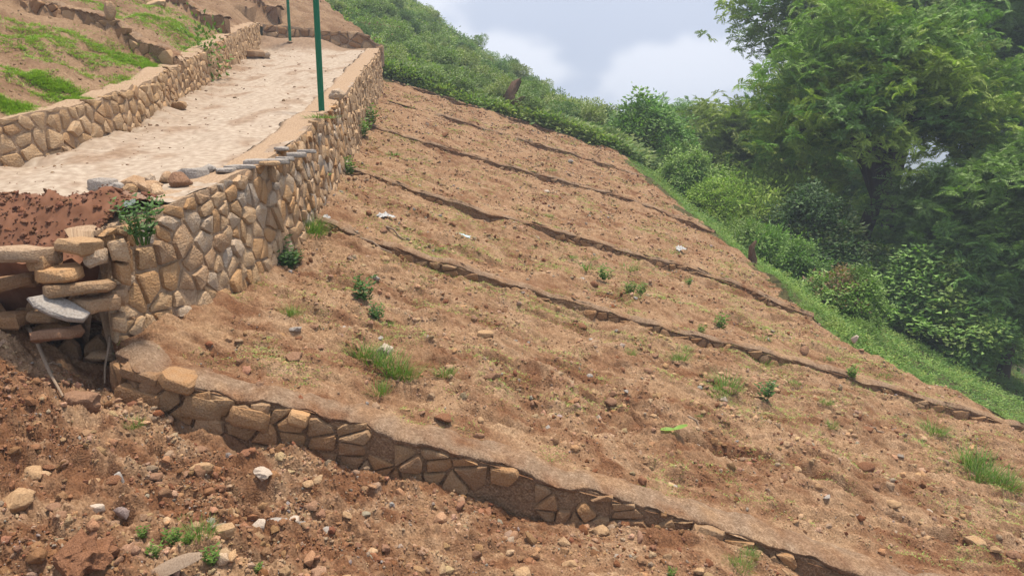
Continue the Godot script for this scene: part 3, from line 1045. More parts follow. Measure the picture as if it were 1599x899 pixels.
func build_walls() -> void:
	# the wall that carries the path
	var way := Way.new(WALL)
	var bottom := func(s: float) -> float:
		var p := way.at(s)
		return -0.28 * p.x + 0.15 * p.y - 0.10
	var top := func(s: float) -> float:
		var p := way.at(s)
		if p.y > 6.4:
			return path_h(p.x - 0.35, p.y) + 0.012
		return 1.44 + 0.175 * p.y + 0.02 + n_soft.get_noise_2d(s * 2.0, 1.0) * 0.03
	var low := func(s: float) -> float: return bottom.call(s) - 0.35
	var p0 := way.at(0.0)
	var t := thing("retaining_wall", "tall rubble stone retaining wall carrying the outer edge of the dusty path", "stone wall")
	obj("mortar_core", wall_body(way, bottom, top, 0.42, 0.002, 0.06, 0.045, 0.004), M.mortar, t)
	lay_stones(t, "stone", way.length(), bottom, top, place_on(way, 0.06, low), 0.14, 0.12, M.stones, 0.016, 0.005, 300, 0.03, 0.03)
	# its broken end
	var way2 := Way.new(WALL_END)
	var bottom2 := func(s: float) -> float: return 1.30
	var top2 := func(s: float) -> float: return 2.19 + n_soft.get_noise_2d(s * 2.5, 8.0) * 0.12 + 0.08 * smoothstep(2.2, 2.9, s)
	var low2 := func(s: float) -> float: return 1.0
	t = thing("broken_wall_end", "broken undercut end of the rubble wall with layered slabs, red earth heaped on it", "stone wall")
	obj("mortar_core", wall_body(way2, bottom2, top2, 0.34, 0.15, 0.0, 0.05, 0.0), M.earth, t)
	lay_stones(t, "stone", way2.length(), bottom2, top2, place_on(way2, 0.0, low2), 0.26, 0.10, M.curb_stones, 0.0, 0.010, 300, 0.35, 0.05)
	# the layered slabs that stick out of it: centre, half size, turn, stone
	for e in [[Vector3(-3.182, 2.221, -4.730), Vector3(0.18, 0.055, 0.16), 0.1, M.mortar], [Vector3(-2.878, 2.253, -4.850), Vector3(0.13, 0.05, 0.14), -0.15, M.ochre_stone], [Vector3(-2.962, 2.083, -4.770), Vector3(0.145, 0.05, 0.15), 0.05, M.stones[6]], [Vector3(-2.855, 1.984, -4.790), Vector3(0.21, 0.045, 0.16), 0.1, M.curb_stones[3]], [Vector3(-2.777, 1.875, -4.810), Vector3(0.10, 0.05, 0.14), -0.1, M.stones[5]], [Vector3(-2.810, 2.162, -4.930), Vector3(0.07, 0.06, 0.12), 0.3, M.stones[7]], [Vector3(-2.985, 1.696, -4.690), Vector3(0.15, 0.042, 0.14), 0.1, M.brown_stone], [Vector3(-2.717, 2.196, -5.050), Vector3(0.065, 0.075, 0.1), 0.5, M.stones[2]], [Vector3(-2.716, 2.043, -5.050), Vector3(0.05, 0.075, 0.1), 0.6, M.stones[3]], [Vector3(-2.737, 1.695, -4.990), Vector3(0.06, 0.058, 0.1), 0.4, M.stones[0]], [Vector3(-2.738, 1.869, -5.030), Vector3(0.06, 0.07, 0.1), 0.4, M.stones[5]], [Vector3(-3.086, 2.160, -4.790), Vector3(0.09, 0.05, 0.12), -0.3, M.ochre_stone], [Vector3(-3.354, 2.007, -4.870), Vector3(0.16, 0.05, 0.14), 0.2, M.curb_stones[2]], [Vector3(-3.378, 1.753, -4.820), Vector3(0.15, 0.05, 0.12), -0.2, M.curb_stones[0]], [Vector3(-3.169, 1.776, -4.870), Vector3(0.12, 0.04, 0.12), 0.15, M.curb_stones[4]]]:
		var s := obj("stone", slab_mesh(e[1] * 0.88, true), e[3], t, e[0])
		s.rotation = Vector3(rng.randf_range(-0.15, 0.15), e[2] + rng.randf_range(-0.2, 0.2), rng.randf_range(-0.14, 0.14))
	# the wall above the path
	var way3 := Way.new(UPPER)
	var bottom3 := func(s: float) -> float: return 1.44 + 0.175 * way3.at(s).y - 0.06
	var top3 := func(s: float) -> float:
		var d := way3.at(s).y
		return 1.44 + 0.175 * d + lerpf(0.43, 0.72, smoothstep(6.0, 20.0, d)) + n_soft.get_noise_2d(s * 2.0, 4.0) * 0.05
	var low3 := func(s: float) -> float: return bottom3.call(s) - 0.35
	t = thing("upper_wall", "low rubble stone wall of pale tan stones above the uphill side of the path", "stone wall")
	obj("mortar_core", wall_body(way3, bottom3, top3, 0.35, 0.002, 0.05, 0.05, 0.0), M.mortar, t)
	lay_stones(t, "stone", way3.length(), bottom3, top3, place_on(way3, 0.05, low3), 0.145, 0.115, M.pale_stones, 0.015, 0.006, 300, 0.02, 0.02)
	# the wall across the far end of the path
	var way4 := Way.new([Vector2(-7.0, 21.75), Vector2(-5.6, 21.85), Vector2(-4.4, 21.85), Vector2(-3.65, 21.95)])
	var bottom4 := func(s: float) -> float: return 5.15
	var top4 := func(s: float) -> float: return 5.92 - 0.08 * s - 0.3 * smoothstep(2.7, 3.35, s) + n_soft.get_noise_2d(s * 2.0, 14.0) * 0.05
	var low4 := func(s: float) -> float: return 4.8
	t = thing("end_wall", "short rubble stone wall closing the far end of the path behind the post", "stone wall")
	obj("mortar_core", wall_body(way4, bottom4, top4, 0.35, 0.02, 0.05, 0.08, 0.0), M.mortar, t)
	lay_stones(t, "stone", way4.length(), bottom4, top4, place_on(way4, 0.05, low4), 0.22, 0.17, M.pale_stones.slice(1, 4) + M.curb_stones.slice(1, 3), 0.022, 0.013, 300, 0.02, 0.02)

func curb(line: Array, x0: float, x1: float, drop: Callable, surface: Callable, width: float, cw: float, ch: float, label: String, mats: Array, cap_m: Material) -> void:
	var pts := []
	var n := int((x1 - x0) / 0.22) + 1
	for k in n + 1:
		var x := lerpf(x0, x1, float(k) / n)
		pts.append(Vector2(x, along_x(line, x) + n_soft.get_noise_2d(x * 2.5, line[1].y) * 0.05))
	var way := Way.new(pts)
	var top := func(s: float) -> float:
		var p := way.at(s)
		return surface.call(p.x, p.y) + 0.032 + n_soft.get_noise_2d(s * 1.8, line[1].y * 3.0) * 0.035
	var bottom := func(s: float) -> float: return top.call(s) - drop.call(way.at(s).x) - 0.06
	var stone_top := func(s: float) -> float: return top.call(s) - 0.045
	var low := func(s: float) -> float: return bottom.call(s) - 0.35
	var t := thing("stone_curb", label, "stone curb", Vector3.ZERO, "stone curbs that hold the terraces")
	obj("earth_core", wall_body(way, bottom, stone_top, width - 0.06, 0.008, 0.0, 0.05, 0.0), M.earth, t)
	# the mortar cap: a thin uneven slab over the stones
	var ring := 9
	var g := PackedVector3Array()
	var mud := PackedColorArray()
	var m := int(way.length() / 0.035) + 1
	for i in m:
		var s := way.length() * i / (m - 1)
		var p := way.at(s)
		var o := way.side(s)
		var e := n_fine.get_noise_2d(s * 3.5, line[1].y * 7.0) * 0.055 + n_fine.get_noise_2d(s * 13.0, 3.0) * 0.02
		var y: float = top.call(s)
		var thick := 0.055 + n_soft.get_noise_2d(s * 3.0, 40.0) * 0.03
		for k in ring:
			var out: float = [-0.02, e - 0.012, e + 0.006, e + 0.002, e - 0.03, -width * 0.45, -width * 0.8, -width - e * 0.7, -width - 0.06][k]
			var h: float = [-thick - 0.02, -thick, -thick * 0.55, -0.02, 0.0, 0.012, 0.008, -0.012, -0.09][k]
			if k > 3:
				h += n_fine.get_noise_2d(s * 9.0, k * 1.3 + line[1].y) * 0.016
			var q := p + o * out
			g.append(Vector3(q.x, y + h, -q.y))
			mud.append(soil_tint(q.x, q.y).lerp(Color(0.56, 0.435, 0.32), clampf(0.58 + n_fine.get_noise_2d(q.x * 2.5, q.y * 4.0) * 1.3, 0.0, 0.9)))
	obj("mortar_cap", grid_mesh(g, ring, m, mud), cap_m, t)
	lay_stones(t, "stone", way.length(), bottom, stone_top, place_on(way, 0.0, low), cw, ch, mats, 0.018, 0.003, 200, 0.2, 0.03)

func build_curbs() -> void:
	var plane := func(x: float, d: float) -> float: return -0.28 * x + 0.15 * d
	var names := ["", "lowest stone curb with several courses of stones under a broad mortar cap", "second stone curb up the slope, reaching from the wall to the meadow", "third stone curb up the slope, its outer end bent downhill", "fourth stone curb up the slope, below the two thin ones", "thin fifth curb up the slope, starting short of the wall", "low earthy curb along the top edge of the slope, under the green hill"]
	var x0 := [0.0, -2.72, -2.55, -2.75, -3.0, -1.95, -3.6]
	var x1 := [0.0, 4.6, 6.15, 4.42, 3.96, 3.36, 1.4]
	for i in range(1, 7):
		var k := i
		curb(CURBS[i], x0[i], x1[i], func(x: float) -> float: return curb_drop(k, x), plane, [0.0, 0.29, 0.12, 0.10, 0.10, 0.09, 0.11][i], 0.21 if i == 1 else 0.2, 0.09 if i == 1 else 0.07, names[i], M.curb_stones, M.soil)
	var first := get_node("stone_curb")
	for e in [[Vector3(-2.507, 1.392, -4.820), Vector3(0.15, 0.04, 0.12), M.curb_stones[2]], [Vector3(-2.240, 1.345, -4.770), Vector3(0.12, 0.045, 0.11), M.curb_stones[1]], [Vector3(-2.506, 1.224, -4.800), Vector3(0.19, 0.07, 0.10), M.curb_stones[0]], [Vector3(-2.109, 1.158, -4.780), Vector3(0.13, 0.085, 0.10), M.curb_stones[4]], [Vector3(-1.791, 1.092, -4.760), Vector3(0.16, 0.07, 0.10), M.curb_stones[1]], [Vector3(-2.001, 1.217, -4.820), Vector3(0.10, 0.04, 0.10), M.ochre_stone], [Vector3(-1.451, 1.070, -4.790), Vector3(0.07, 0.045, 0.09), M.stones[6]], [Vector3(1.372, 0.259, -4.720), Vector3(0.13, 0.055, 0.10), M.curb_stones[3]]]:
		var s := obj("stone", slab_mesh(e[1], true), e[2], first, e[0])
		s.rotation = Vector3(rng.randf_range(-0.1, 0.1), rng.randf_range(-0.2, 0.2), -0.28)
	var up := func(x: float, d: float) -> float: return upper_h(x, d) + 0.2
	var drop := func(_x: float) -> float: return 0.2
	curb(UP1, UP1[0].x, UP1[4].x, drop, up, 0.2, 0.3, 0.13, "stone curb between two grassy terraces above the low wall", M.curb_stones + [M.stones[1]], M.soil)
	curb(UP2, UP2[0].x, UP2[3].x, drop, up, 0.2, 0.3, 0.13, "stone curb at the upper rim of the grassy terraces above the path", M.curb_stones, M.soil)
	curb(UP3, UP3[0].x, UP3[2].x, drop, up, 0.2, 0.3, 0.13, "thin curb high on the bare hillside above the path's far end", M.curb_stones, M.soil)

func build_loose() -> void:
	# uncounted clods and pebbles, denser on the dug earth
	var meshes := []
	for k in 4:
		meshes.append(rock_mesh(0 if k < 2 else 1, Vector3(1, rng.randf_range(0.55, 0.85), rng.randf_range(0.7, 1.1)), 0.3, 4))
	var places := [[], [], [], []]
	var colors := [[], [], [], []]
	for k in 200000:
		var i := 0
		var d: float
		var x: float
		if k < 75000:
			d = rng.randf_range(2.4, 4.85)
			x = rng.randf_range(-3.6, 4.2)
		elif k < 120000:
			d = rng.randf_range(4.9, 8.4)
			x = rng.randf_range(-2.3, 6.0)
		else:
			d = rng.randf_range(8.5, 22.0)
			x = rng.randf_range(along_d(WALL, d), along_d(EDGE, d))
		if d < 6.0 and absf(d - curb_d(1, x) - 0.12) < 0.15 and rng.randf() < 0.9:
			continue
		var keep := 0.35 + 0.9 * n_soft.get_noise_2d(x * 1.3 + 7.0, d * 1.6)
		if rng.randf() > keep * (0.35 + 0.45 * rough_at(x, d)):
			continue
		var s := 0.0042 * pow(rng.randf(), -0.42) * (1.0 + 0.04 * d)
		s = minf(s * (1.35 if d > 8.5 else 1.0), 0.05 if d < 4.9 and x < 0.5 else 0.035)
		var c := soil_tint(x, d)
		var pick := rng.randf()
		if pick < 0.05:
			c = Color(0.46, 0.41, 0.36)
		elif pick < 0.16:
			c = Color(0.50, 0.37, 0.25)
		elif pick < 0.34:
			c = Color(0.30, 0.14, 0.075)
		i = rng.randi() % 4
		places[i].append(turned(Vector3(x, field_h(x, d) + s * 0.12, -d), Vector3(s, s, s), 1.4))
		colors[i].append(jittered(c, 0.2))
	for k in 30000:                                 # hard lumps of earth where the ground was dug over
		var d := rng.randf_range(2.4, 4.8) if k < 16000 else rng.randf_range(4.95, 8.2)
		var x := rng.randf_range(-3.5, 3.8) if k < 16000 else rng.randf_range(-2.2, 5.5)
		var patch := n_soft.get_noise_2d(x * 1.4 + 13.0, d * 1.9) * 1.4 + 0.45 * (rough_at(x, d) - 1.0)
		if rng.randf() > patch * 0.75 or absf(d - curb_d(1, x) - 0.1) < 0.2:
			continue
		var s := minf(0.009 * pow(rng.randf(), -0.45), 0.045)
		var i := rng.randi() % 4
		places[i].append(turned(Vector3(x, field_h(x, d) - s * 0.1, -d), Vector3(s, s * 0.85, s), 1.4))
		colors[i].append(jittered(soil_tint(x, d), 0.14))
	for k in 7500:                                  # on the red heap, the path and the upper hillside
		var d := rng.randf_range(5.1, 21.5)
		var x: float
		var y: float
		var c: Color
		if k < 1800:
			d = rng.randf_range(5.0, 5.9)
			x = rng.randf_range(-4.6, -2.75)
			y = path_h(x, d)
			c = Color(0.29, 0.145, 0.09)
		elif k < 2300:
			x = lerpf(along_d(UPPER, d), along_d(WALL, d), pow(rng.randf(), 2.0))
			y = path_h(x, d)
			c = Color(0.36, 0.23, 0.14)
		else:
			d = rng.randf_range(5.5, 27.0)
			x = along_d(UPPER, minf(d, 21.0)) - 0.2 - rng.randf() * 7.0 + (3.3 if d > 22.2 else 0.0)
			y = upper_full(x, d)
			c = Color(0.40, 0.27, 0.17)
		var s := minf(0.007 * pow(rng.randf(), -0.45), 0.032)
		places[k % 4].append(turned(Vector3(x, y, -d), Vector3(s, s, s), 1.0))
		colors[k % 4].append(jittered(c, 0.25))
	for i in 4:
		scatter("clods_and_pebbles", meshes[i], M.clod, places[i], colors[i])

func stone_thing(called: String, label: String, at: Vector3, size: Vector3, m: Material, turn := Vector3.ZERO, group := "", sub := 2, category := "stone") -> void:
	var o := obj(called, slab_mesh(size) if size.y < size.x * 0.45 else rock_mesh(sub, size, 0.3 if sub == 3 else 0.16, 4 if sub == 3 else 9), m, null, at)
	o.rotation = turn
	tag(o, label, category, group)

func build_stones() -> void:
	var pi := 3.14
	stone_thing("boulder", "rounded brown boulder at the foot of the broken wall end", on_field(Vector2(-2.759, 4.449), 0.02), Vector3(0.13, 0.12, 0.12), M.brown_stone, Vector3(0.2, 0.6, 0.1))
	stone_thing("earth_clod", "big dark red clod of earth on the dug ground", on_field(Vector2(-2.063, 3.160), 0.03), Vector3(0.14, 0.12, 0.13), M.clod_stone, Vector3(0, 0.4, 0.1), "", 3, "clod")
	stone_thing("white_stone", "white stone smeared with red earth below the lowest curb", on_field(Vector2(-1.586, 4.330), 0.02), Vector3(0.065, 0.045, 0.05), M.white_stone)
	stone_thing("grey_slab", "flat grey slab of stone lying below the lowest curb", on_field(Vector2(-1.354, 3.895), 0.005), Vector3(0.07, 0.02, 0.045), M.grey_stone, Vector3(0.1, 0.3, -0.1))
	stone_thing("angular_stone", "pale angular stone beside the flat grey slab", on_field(Vector2(-1.420, 3.787), 0.015), Vector3(0.05, 0.04, 0.04), M.white_stone, Vector3(0, 1, 0.2))
	stone_thing("ochre_stone", "flat ochre stone next to the stick below the lowest curb", on_field(Vector2(-1.519, 3.575), 0.01), Vector3(0.07, 0.03, 0.05), M.ochre_stone, Vector3(0.1, 0.2, 0.1))
	stone_thing("pale_boulder", "pale boulder half sunk in the dug earth", on_field(Vector2(-2.643, 3.598), 0.01), Vector3(0.10, 0.08, 0.09), M.ochre_stone)
	stone_thing("flat_white_stone", "flat white stone on the dug red earth", on_field(Vector2(-2.245, 3.663), 0.01), Vector3(0.05, 0.02, 0.03), M.white_stone, Vector3(0, 0.2, 0))
	stone_thing("grey_cobble", "grey cobble standing on end in the dug earth", on_field(Vector2(-2.232, 3.880), 0.02), Vector3(0.035, 0.05, 0.035), M.grey_stone)
	stone_thing("brown_slab", "thin brown slab tilted up from the slope, dark under its edge", on_field(Vector2(-1.656, 5.393), 0.03), Vector3(0.065, 0.014, 0.06), M.brown_stone, Vector3(0.45, 0.2, 0.1))
	stone_thing("leaning_slab", "grey slab leaning against the broken wall end", Vector3(-2.911, 1.881, -4.620), Vector3(0.19, 0.022, 0.10), M.grey_stone, Vector3(0.45, -0.1, -0.55), "", 2, "stone slab")
	stone_thing("fallen_block", "ochre block fallen out of the wall corner", on_field(Vector2(-2.800, 5.326), 0.05), Vector3(0.09, 0.085, 0.08), M.stones[3], Vector3(0.3, 0.4, 0.5))
	stone_thing("fallen_block", "square tan block lying under the wall corner", on_field(Vector2(-2.933, 5.046), 0.05), Vector3(0.10, 0.05, 0.07), M.stones[0], Vector3(0.1, 0.1, 0.1))
	stone_thing("grey_pebble", "blue grey stone beside the fallen green leaf", on_field(Vector2(1.559, 5.793), 0.01), Vector3(0.05, 0.03, 0.035), M.grey_stone)
	stone_thing("flat_stone", "flat earthy stone lying on the grass-flecked second terrace", on_field(Vector2(-0.258, 6.751), 0.02), Vector3(0.10, 0.025, 0.07), M.ochre_stone)
	stone_thing("white_stone", "white stone at the rim of the slope in front of the pink-tipped bush", on_field(Vector2(4.755, 9.860), 0.07), Vector3(0.055, 0.07, 0.05), M.white_stone)
	stone_thing("white_stone", "white stone lodged in a grass clump above the lowest curb", on_field(Vector2(2.092, 6.910), 0.03), Vector3(0.04, 0.035, 0.035), M.white_stone)
	stone_thing("path_block", "squared tan block left on the wall top beside the near green post", on_path(Vector2(-2.624, 11.507), 0.08), Vector3(0.15, 0.10, 0.11), M.stones[7], Vector3(0, 0.3, 0))
	stone_thing("path_block", "brown block lying on the path against the low upper wall", on_path(Vector2(-4.583, 10.495), 0.05), Vector3(0.15, 0.075, 0.12), M.ochre_stone, Vector3(0, -0.3, 0))
	stone_thing("path_block", "long tan slab at the far bend of the path", on_path(Vector2(-6.207, 18.567), 0.06), Vector3(0.26, 0.08, 0.2), M.stones[5], Vector3(0, 0.5, 0))
	stone_thing("path_block", "grey block beside the long tan slab at the far bend", on_path(Vector2(-6.000, 18.745), 0.07), Vector3(0.13, 0.10, 0.13), M.stones[7])
	stone_thing("hill_boulder", "pale boulder on the grassy upper terrace", on_upper(Vector2(-7.576, 16.703), 0.08), Vector3(0.26, 0.13, 0.2), M.pale_stones[2])
	stone_thing("hill_boulder", "upright stone in the grass below the upper curb", on_upper(Vector2(-6.117, 11.874), 0.1), Vector3(0.1, 0.15, 0.08), M.stones[5])
	# the row of stones and mortar lumps left along the rim of the path
	var rim := [[160, 288, 0.13, 0.05, 4], [186, 293, 0.09, 0.05, 4], [208, 290, 0.13, 0.06, 5], [205, 303, 0.065, 0.05, 1], [233, 300, 0.12, 0.06, 5], [236, 285, 0.07, 0.05, 7], [258, 283, 0.07, 0.07, 5], [281, 290, 0.10, 0.085, 8], [300, 276, 0.13, 0.05, 4], [322, 270, 0.08, 0.05, 4], [189, 312, 0.06, 0.03, 7], [245, 305, 0.06, 0.05, 2]]
	for r in rim:
		stone_thing("rim_stone", "rough stone in the row along the rim of the path above the wall", on_path([Vector2(-3.491, 6.351), Vector2(-3.295, 6.242), Vector2(-3.208, 6.307), Vector2(-3.093, 6.036), Vector2(-2.975, 6.096), Vector2(-3.107, 6.418), Vector2(-3.006, 6.463), Vector2(-2.812, 6.307), Vector2(-2.839, 6.627), Vector2(-2.771, 6.773), Vector2(-3.089, 5.860), Vector2(-2.867, 5.996)][rim.find(r)], r[3] * 0.5), Vector3(r[2] * 1.15, r[3] * 1.2, r[2] * 0.9), M.brown_stone if r[4] == 8 else M.grey_stone if r[4] == 4 else M.stones[r[4]], Vector3(rng.randf_range(-0.2, 0.2), rng.randf() * 3.0, 0.1), "stones along the rim of the path")
	var rim2 := [Vector2(-2.615, 6.823), Vector2(-2.535, 6.978), Vector2(-2.450, 7.252), Vector2(-2.328, 7.140), Vector2(-2.294, 7.310), Vector2(-2.231, 7.397), Vector2(-2.163, 7.517), Vector2(-2.369, 7.736), Vector2(-2.101, 7.672)]
	for k in rim2.size():
		stone_thing("mortar_lump", "flat lump of grey mortar on the wall top where it bulges", on_path(rim2[k], 0.02), Vector3(rng.randf_range(0.1, 0.19), rng.randf_range(0.018, 0.035), rng.randf_range(0.07, 0.12)), M.grey_stone if k != 3 else M.stones[1], Vector3(0, rng.randf() * 3.0, 0), "mortar lumps on the wall top", 2, "mortar lump")
	# loose stones large enough to pick out, terrace by terrace
	var where := ["", "lying on the dug earth below the lowest curb", "lying between the lowest and the second curb", "lying between the second and the third curb", "lying between the third and the fourth curb", "lying above the fourth curb"]
	var many := [0, 95, 90, 30, 16, 12]
	var shapes := []
	for k in 9:
		shapes.append(rock_mesh(1, Vector3(1.0, rng.randf_range(0.45, 0.8), rng.randf_range(0.65, 1.0)), 0.2, 6))
	for i in range(1, 6):
		for k in many[i]:
			var d := 0.0
			var x := 0.0
			for attempt in 40:
				x = rng.randf_range(-3.0, 4.5)
				d = lerpf(maxf(curb_d(i - 1, x), 2.7), curb_d(i, x), rng.randf())
				if (i == 1 and absf(x) < d * 0.72) or (i > 1 and x > along_d(WALL, d) + 0.15 and x < edge_x(d) - 0.1):
					if d - curb_d(i - 1, x) > 0.35 and curb_d(i, x) - d > 0.12 and rng.randf() < rough_at(x, d) * 0.5:
						break
			var s := minf(0.028 * pow(rng.randf(), -0.3), 0.07) * (1.0 + 0.03 * d)
			var m: Material = [M.ochre_stone, M.brown_stone, M.clod_stone, M.brown_stone, M.white_stone, M.stones[0], M.ochre_stone, M.grey_stone, M.clod_stone, M.stones[1], M.ochre_stone, M.clod_stone, M.brown_stone][rng.randi() % 13]
			var o := obj("loose_stone", shapes[rng.randi() % shapes.size()], m, null, Vector3(x, field_h(x, d) + s * 0.2, -d))
			o.rotation = Vector3(rng.randf_range(-0.3, 0.3), rng.randf() * TAU, rng.randf_range(-0.3, 0.3))
			o.scale = Vector3.ONE * s
			tag(o, "loose stone or hard clod " + where[i], "stone", "loose stones " + where[i])

func build_plants() -> void:
	var tall := []
	var low := []
	var herbs := []
	for k in 3:
		tall.append(grass_mesh(150, 0.5, 1.0, 0.009, 0.8))
		low.append(grass_mesh(110, 0.5, 0.5, 0.011, 1.1))
		herbs.append(herb_mesh(12, 0.8, 0.22))
	var tuft := func(p: Vector2, size: float, kind: String, m: String, label: String, group: String, called := "grass_tuft", category := "grass") -> void:
		var pool: Array = {"tall": tall, "low": low, "herb": herbs}[kind]
		var o := obj(called, pool[rng.randi() % 3], M.leaves[m], null, on_field(p, 0.0))
		o.scale = Vector3.ONE * size
		o.rotation.y = rng.randf() * TAU
		tag(o, label, category, group)
	var g1 := "grass between the lowest and second curb"
	var l1 := "grass tuft on the bare earth between the lowest and second curb"
	for e in [[Vector2(-1.221, 5.768), 0.22], [Vector2(-1.096, 5.727), 0.26], [Vector2(-0.965, 5.679), 0.28], [Vector2(-0.867, 5.635), 0.24], [Vector2(-1.011, 5.344), 0.16], [Vector2(-0.552, 5.816), 0.15]]:
		tuft.call(e[0], e[1], "tall", "grass", "bright grass clump in the cluster beside the crumpled pale bag", "grass beside the pale bag")
	for e in [[Vector2(2.157, 7.170), 0.3], [Vector2(2.016, 7.012), 0.26], [Vector2(2.295, 7.303), 0.22], [Vector2(1.814, 7.659), 0.17], [Vector2(1.947, 8.002), 0.17], [Vector2(3.180, 7.952), 0.16], [Vector2(4.653, 7.647), 0.24], [Vector2(4.228, 7.209), 0.16], [Vector2(4.742, 7.612), 0.16], [Vector2(1.217, 7.400), 0.14], [Vector2(3.278, 7.292), 0.12], [Vector2(4.270, 7.753), 0.12], [Vector2(-0.873, 9.118), 0.0], [Vector2(-1.889, 6.186), 0.16], [Vector2(-1.188, 6.677), 0.18], [Vector2(1.667, 6.237), 0.08], [Vector2(3.203, 6.950), 0.12]]:
		if e[1] > 0.0:
			tuft.call(e[0], e[1], "low" if rng.randf() < 0.6 else "tall", "grass", l1, g1)
	for e in [[Vector2(4.593, 6.889), 0.3], [Vector2(4.627, 6.730), 0.34], [Vector2(4.678, 6.606), 0.32], [Vector2(4.719, 6.502), 0.26], [Vector2(4.476, 6.622), 0.22]]:
		tuft.call(e[0], e[1], "tall", "grass", "long grass in the big clump low on the slope, below the meadow", "big grass clump low on the slope")
	tuft.call(Vector2(-1.396, 6.845), 0.30, "herb", "herb", "leafy green weed growing alone on the slope below the second curb", "", "weed", "plant")
	tuft.call(Vector2(-1.248, 6.681), 0.20, "herb", "herb", "small weed trailing from the leafy weed below the second curb", "", "weed", "plant")
	tuft.call(Vector2(2.586, 7.136), 0.26, "herb", "herb", "dark leafy weed with rounded leaves beside a grass clump", "", "weed", "plant")
	for e in [[Vector2(-2.286, 8.291), 0.34], [Vector2(-2.368, 8.471), 0.3], [Vector2(-2.278, 8.402), 0.26]]:
		tuft.call(e[0], e[1], "tall", "grass", "tall grass at the inner end of the second curb by the wall", "grass at the wall end of the second curb")
	for e in [[Vector2(-2.407, 7.478), 0.30], [Vector2(-2.318, 7.348), 0.28], [Vector2(-2.478, 7.564), 0.3], [Vector2(-2.573, 7.769), 0.28], [Vector2(-2.243, 7.352), 0.24], [Vector2(-2.218, 7.519), 0.18]]:
		tuft.call(e[0], e[1], "herb", "herb", "straggling weed at the foot of the retaining wall below the second curb", "weeds along the foot of the wall", "weed", "plant")
	for e in [[Vector2(-2.567, 11.203), 0.4], [Vector2(-2.524, 11.358), 0.35], [Vector2(-2.566, 9.881), 0.3], [Vector2(-2.859, 14.582), 0.5], [Vector2(-2.919, 15.310), 0.5], [Vector2(-2.794, 13.863), 0.4]]:
		tuft.call(e[0], e[1], "herb", "grass", "weed growing at the foot of the retaining wall above the second curb", "weeds at the wall above the second curb", "weed", "plant")
	for e in [[Vector2(0.943, 9.688), 0.32], [Vector2(1.219, 9.488), 0.26], [Vector2(1.626, 10.229), 0.3], [Vector2(1.113, 10.265), 0.2], [Vector2(0.819, 10.094), 0.18], [Vector2(2.599, 8.920), 0.24], [Vector2(2.929, 8.358), 0.26], [Vector2(3.158, 8.937), 0.18], [Vector2(1.506, 9.152), 0.2], [Vector2(1.621, 9.105), 0.2], [Vector2(1.429, 9.183), 0.2], [Vector2(2.578, 10.595), 0.16], [Vector2(-0.938, 9.057), 0.18], [Vector2(0.303, 10.031), 0.15], [Vector2(2.252, 8.499), 0.14], [Vector2(4.038, 8.377), 0.2], [Vector2(3.904, 8.810), 0.16], [Vector2(4.639, 8.804), 0.2]]:
		tuft.call(e[0], e[1], "low" if rng.randf() < 0.5 else "herb", "grass", "small green tuft on the terrace between the second and third curb", "tufts between the second and third curb")
	for e in [[Vector2(0.581, 12.074), 0.2], [Vector2(1.336, 13.367), 0.2], [Vector2(4.463, 10.888), 0.3], [Vector2(-2.106, 13.390), 0.3], [Vector2(-1.803, 13.242), 0.25], [Vector2(0.822, 15.864), 0.25], [Vector2(2.611, 11.892), 0.2], [Vector2(3.289, 11.278), 0.2]]:
		tuft.call(e[0], e[1], "low", "grass", "small tuft on the terraces above the third curb", "tufts above the third curb")
	for e in [[Vector2(-1.740, 3.419), 0.12], [Vector2(-1.678, 3.462), 0.10], [Vector2(-1.611, 3.454), 0.14], [Vector2(-1.497, 3.321), 0.12], [Vector2(-1.781, 3.318), 0.10], [Vector2(-1.805, 3.708), 0.06], [Vector2(-1.913, 3.471), 0.08], [Vector2(-1.303, 3.400), 0.07], [Vector2(1.625, 4.520), 0.10], [Vector2(1.510, 4.357), 0.12], [Vector2(1.430, 4.376), 0.08], [Vector2(0.993, 4.116), 0.08], [Vector2(-2.406, 4.425), 0.10]]:
		tuft.call(e[0], e[1], "herb" if rng.randf() < 0.65 else "tall", "grass", "small seedling on the earth below the lowest curb", "seedlings below the lowest curb", "seedling", "plant")
	# shrub rooted in the top of the wall
	var o := obj("wall_shrub", herb_mesh(26, 0.34, 0.055), M.leaves.herb, null, Vector3(-2.583, 2.239, -5.120))
	tag(o, "small leafy shrub rooted in the top of the wall near its corner", "shrub")
	# grass beside the near post
	o = obj("grass_tuft", low[0], M.leaves.grass, null, on_path(Vector2(-2.423, 9.642)))
	o.scale = Vector3(0.42, 0.2, 0.3)
	o.set_meta("kind", "stuff")
	tag(o, "flat patch of grass on the wall top below the near green post", "grass")
	# creeper hanging over the upper wall
	o = obj("creeper", broad_spray(260, 0.34, 0.09, 0.6, 1.5), M.leaves.grass, null, on_upper(Vector2(-5.443, 13.659), -0.05))
	tag(o, "green creeper hanging over the low upper wall onto the path", "creeper")
	# thin sprouts over the slope: stuff
	var sprout := grass_mesh(6, 0.4, 0.9, 0.05, 1.0)
	var places := []
	var colors := []
	for k in 170000:
		var d := rng.randf_range(4.95, 21.8)
		if k % 3 == 0:
			d = rng.randf_range(4.95, 9.5)
		var x := rng.randf_range(along_d(WALL, d), along_d(EDGE, d))
		var patch := n_soft.get_noise_2d(x * 0.9 + 50.0, d * 1.1) + 0.7 * n_fine.get_noise_2d(x * 1.6, d * 2.4)
		patch += 0.22 * smoothstep(8.5, 9.5, d) * smoothstep(12.5, 10.5, d) - 0.16 * smoothstep(13.0, 16.0, d) - 0.1 * smoothstep(6.5, 5.0, d) + 0.10 * smoothstep(1.0, 4.0, x)
		if rng.randf() > (patch + 0.02) * 1.3:
			continue
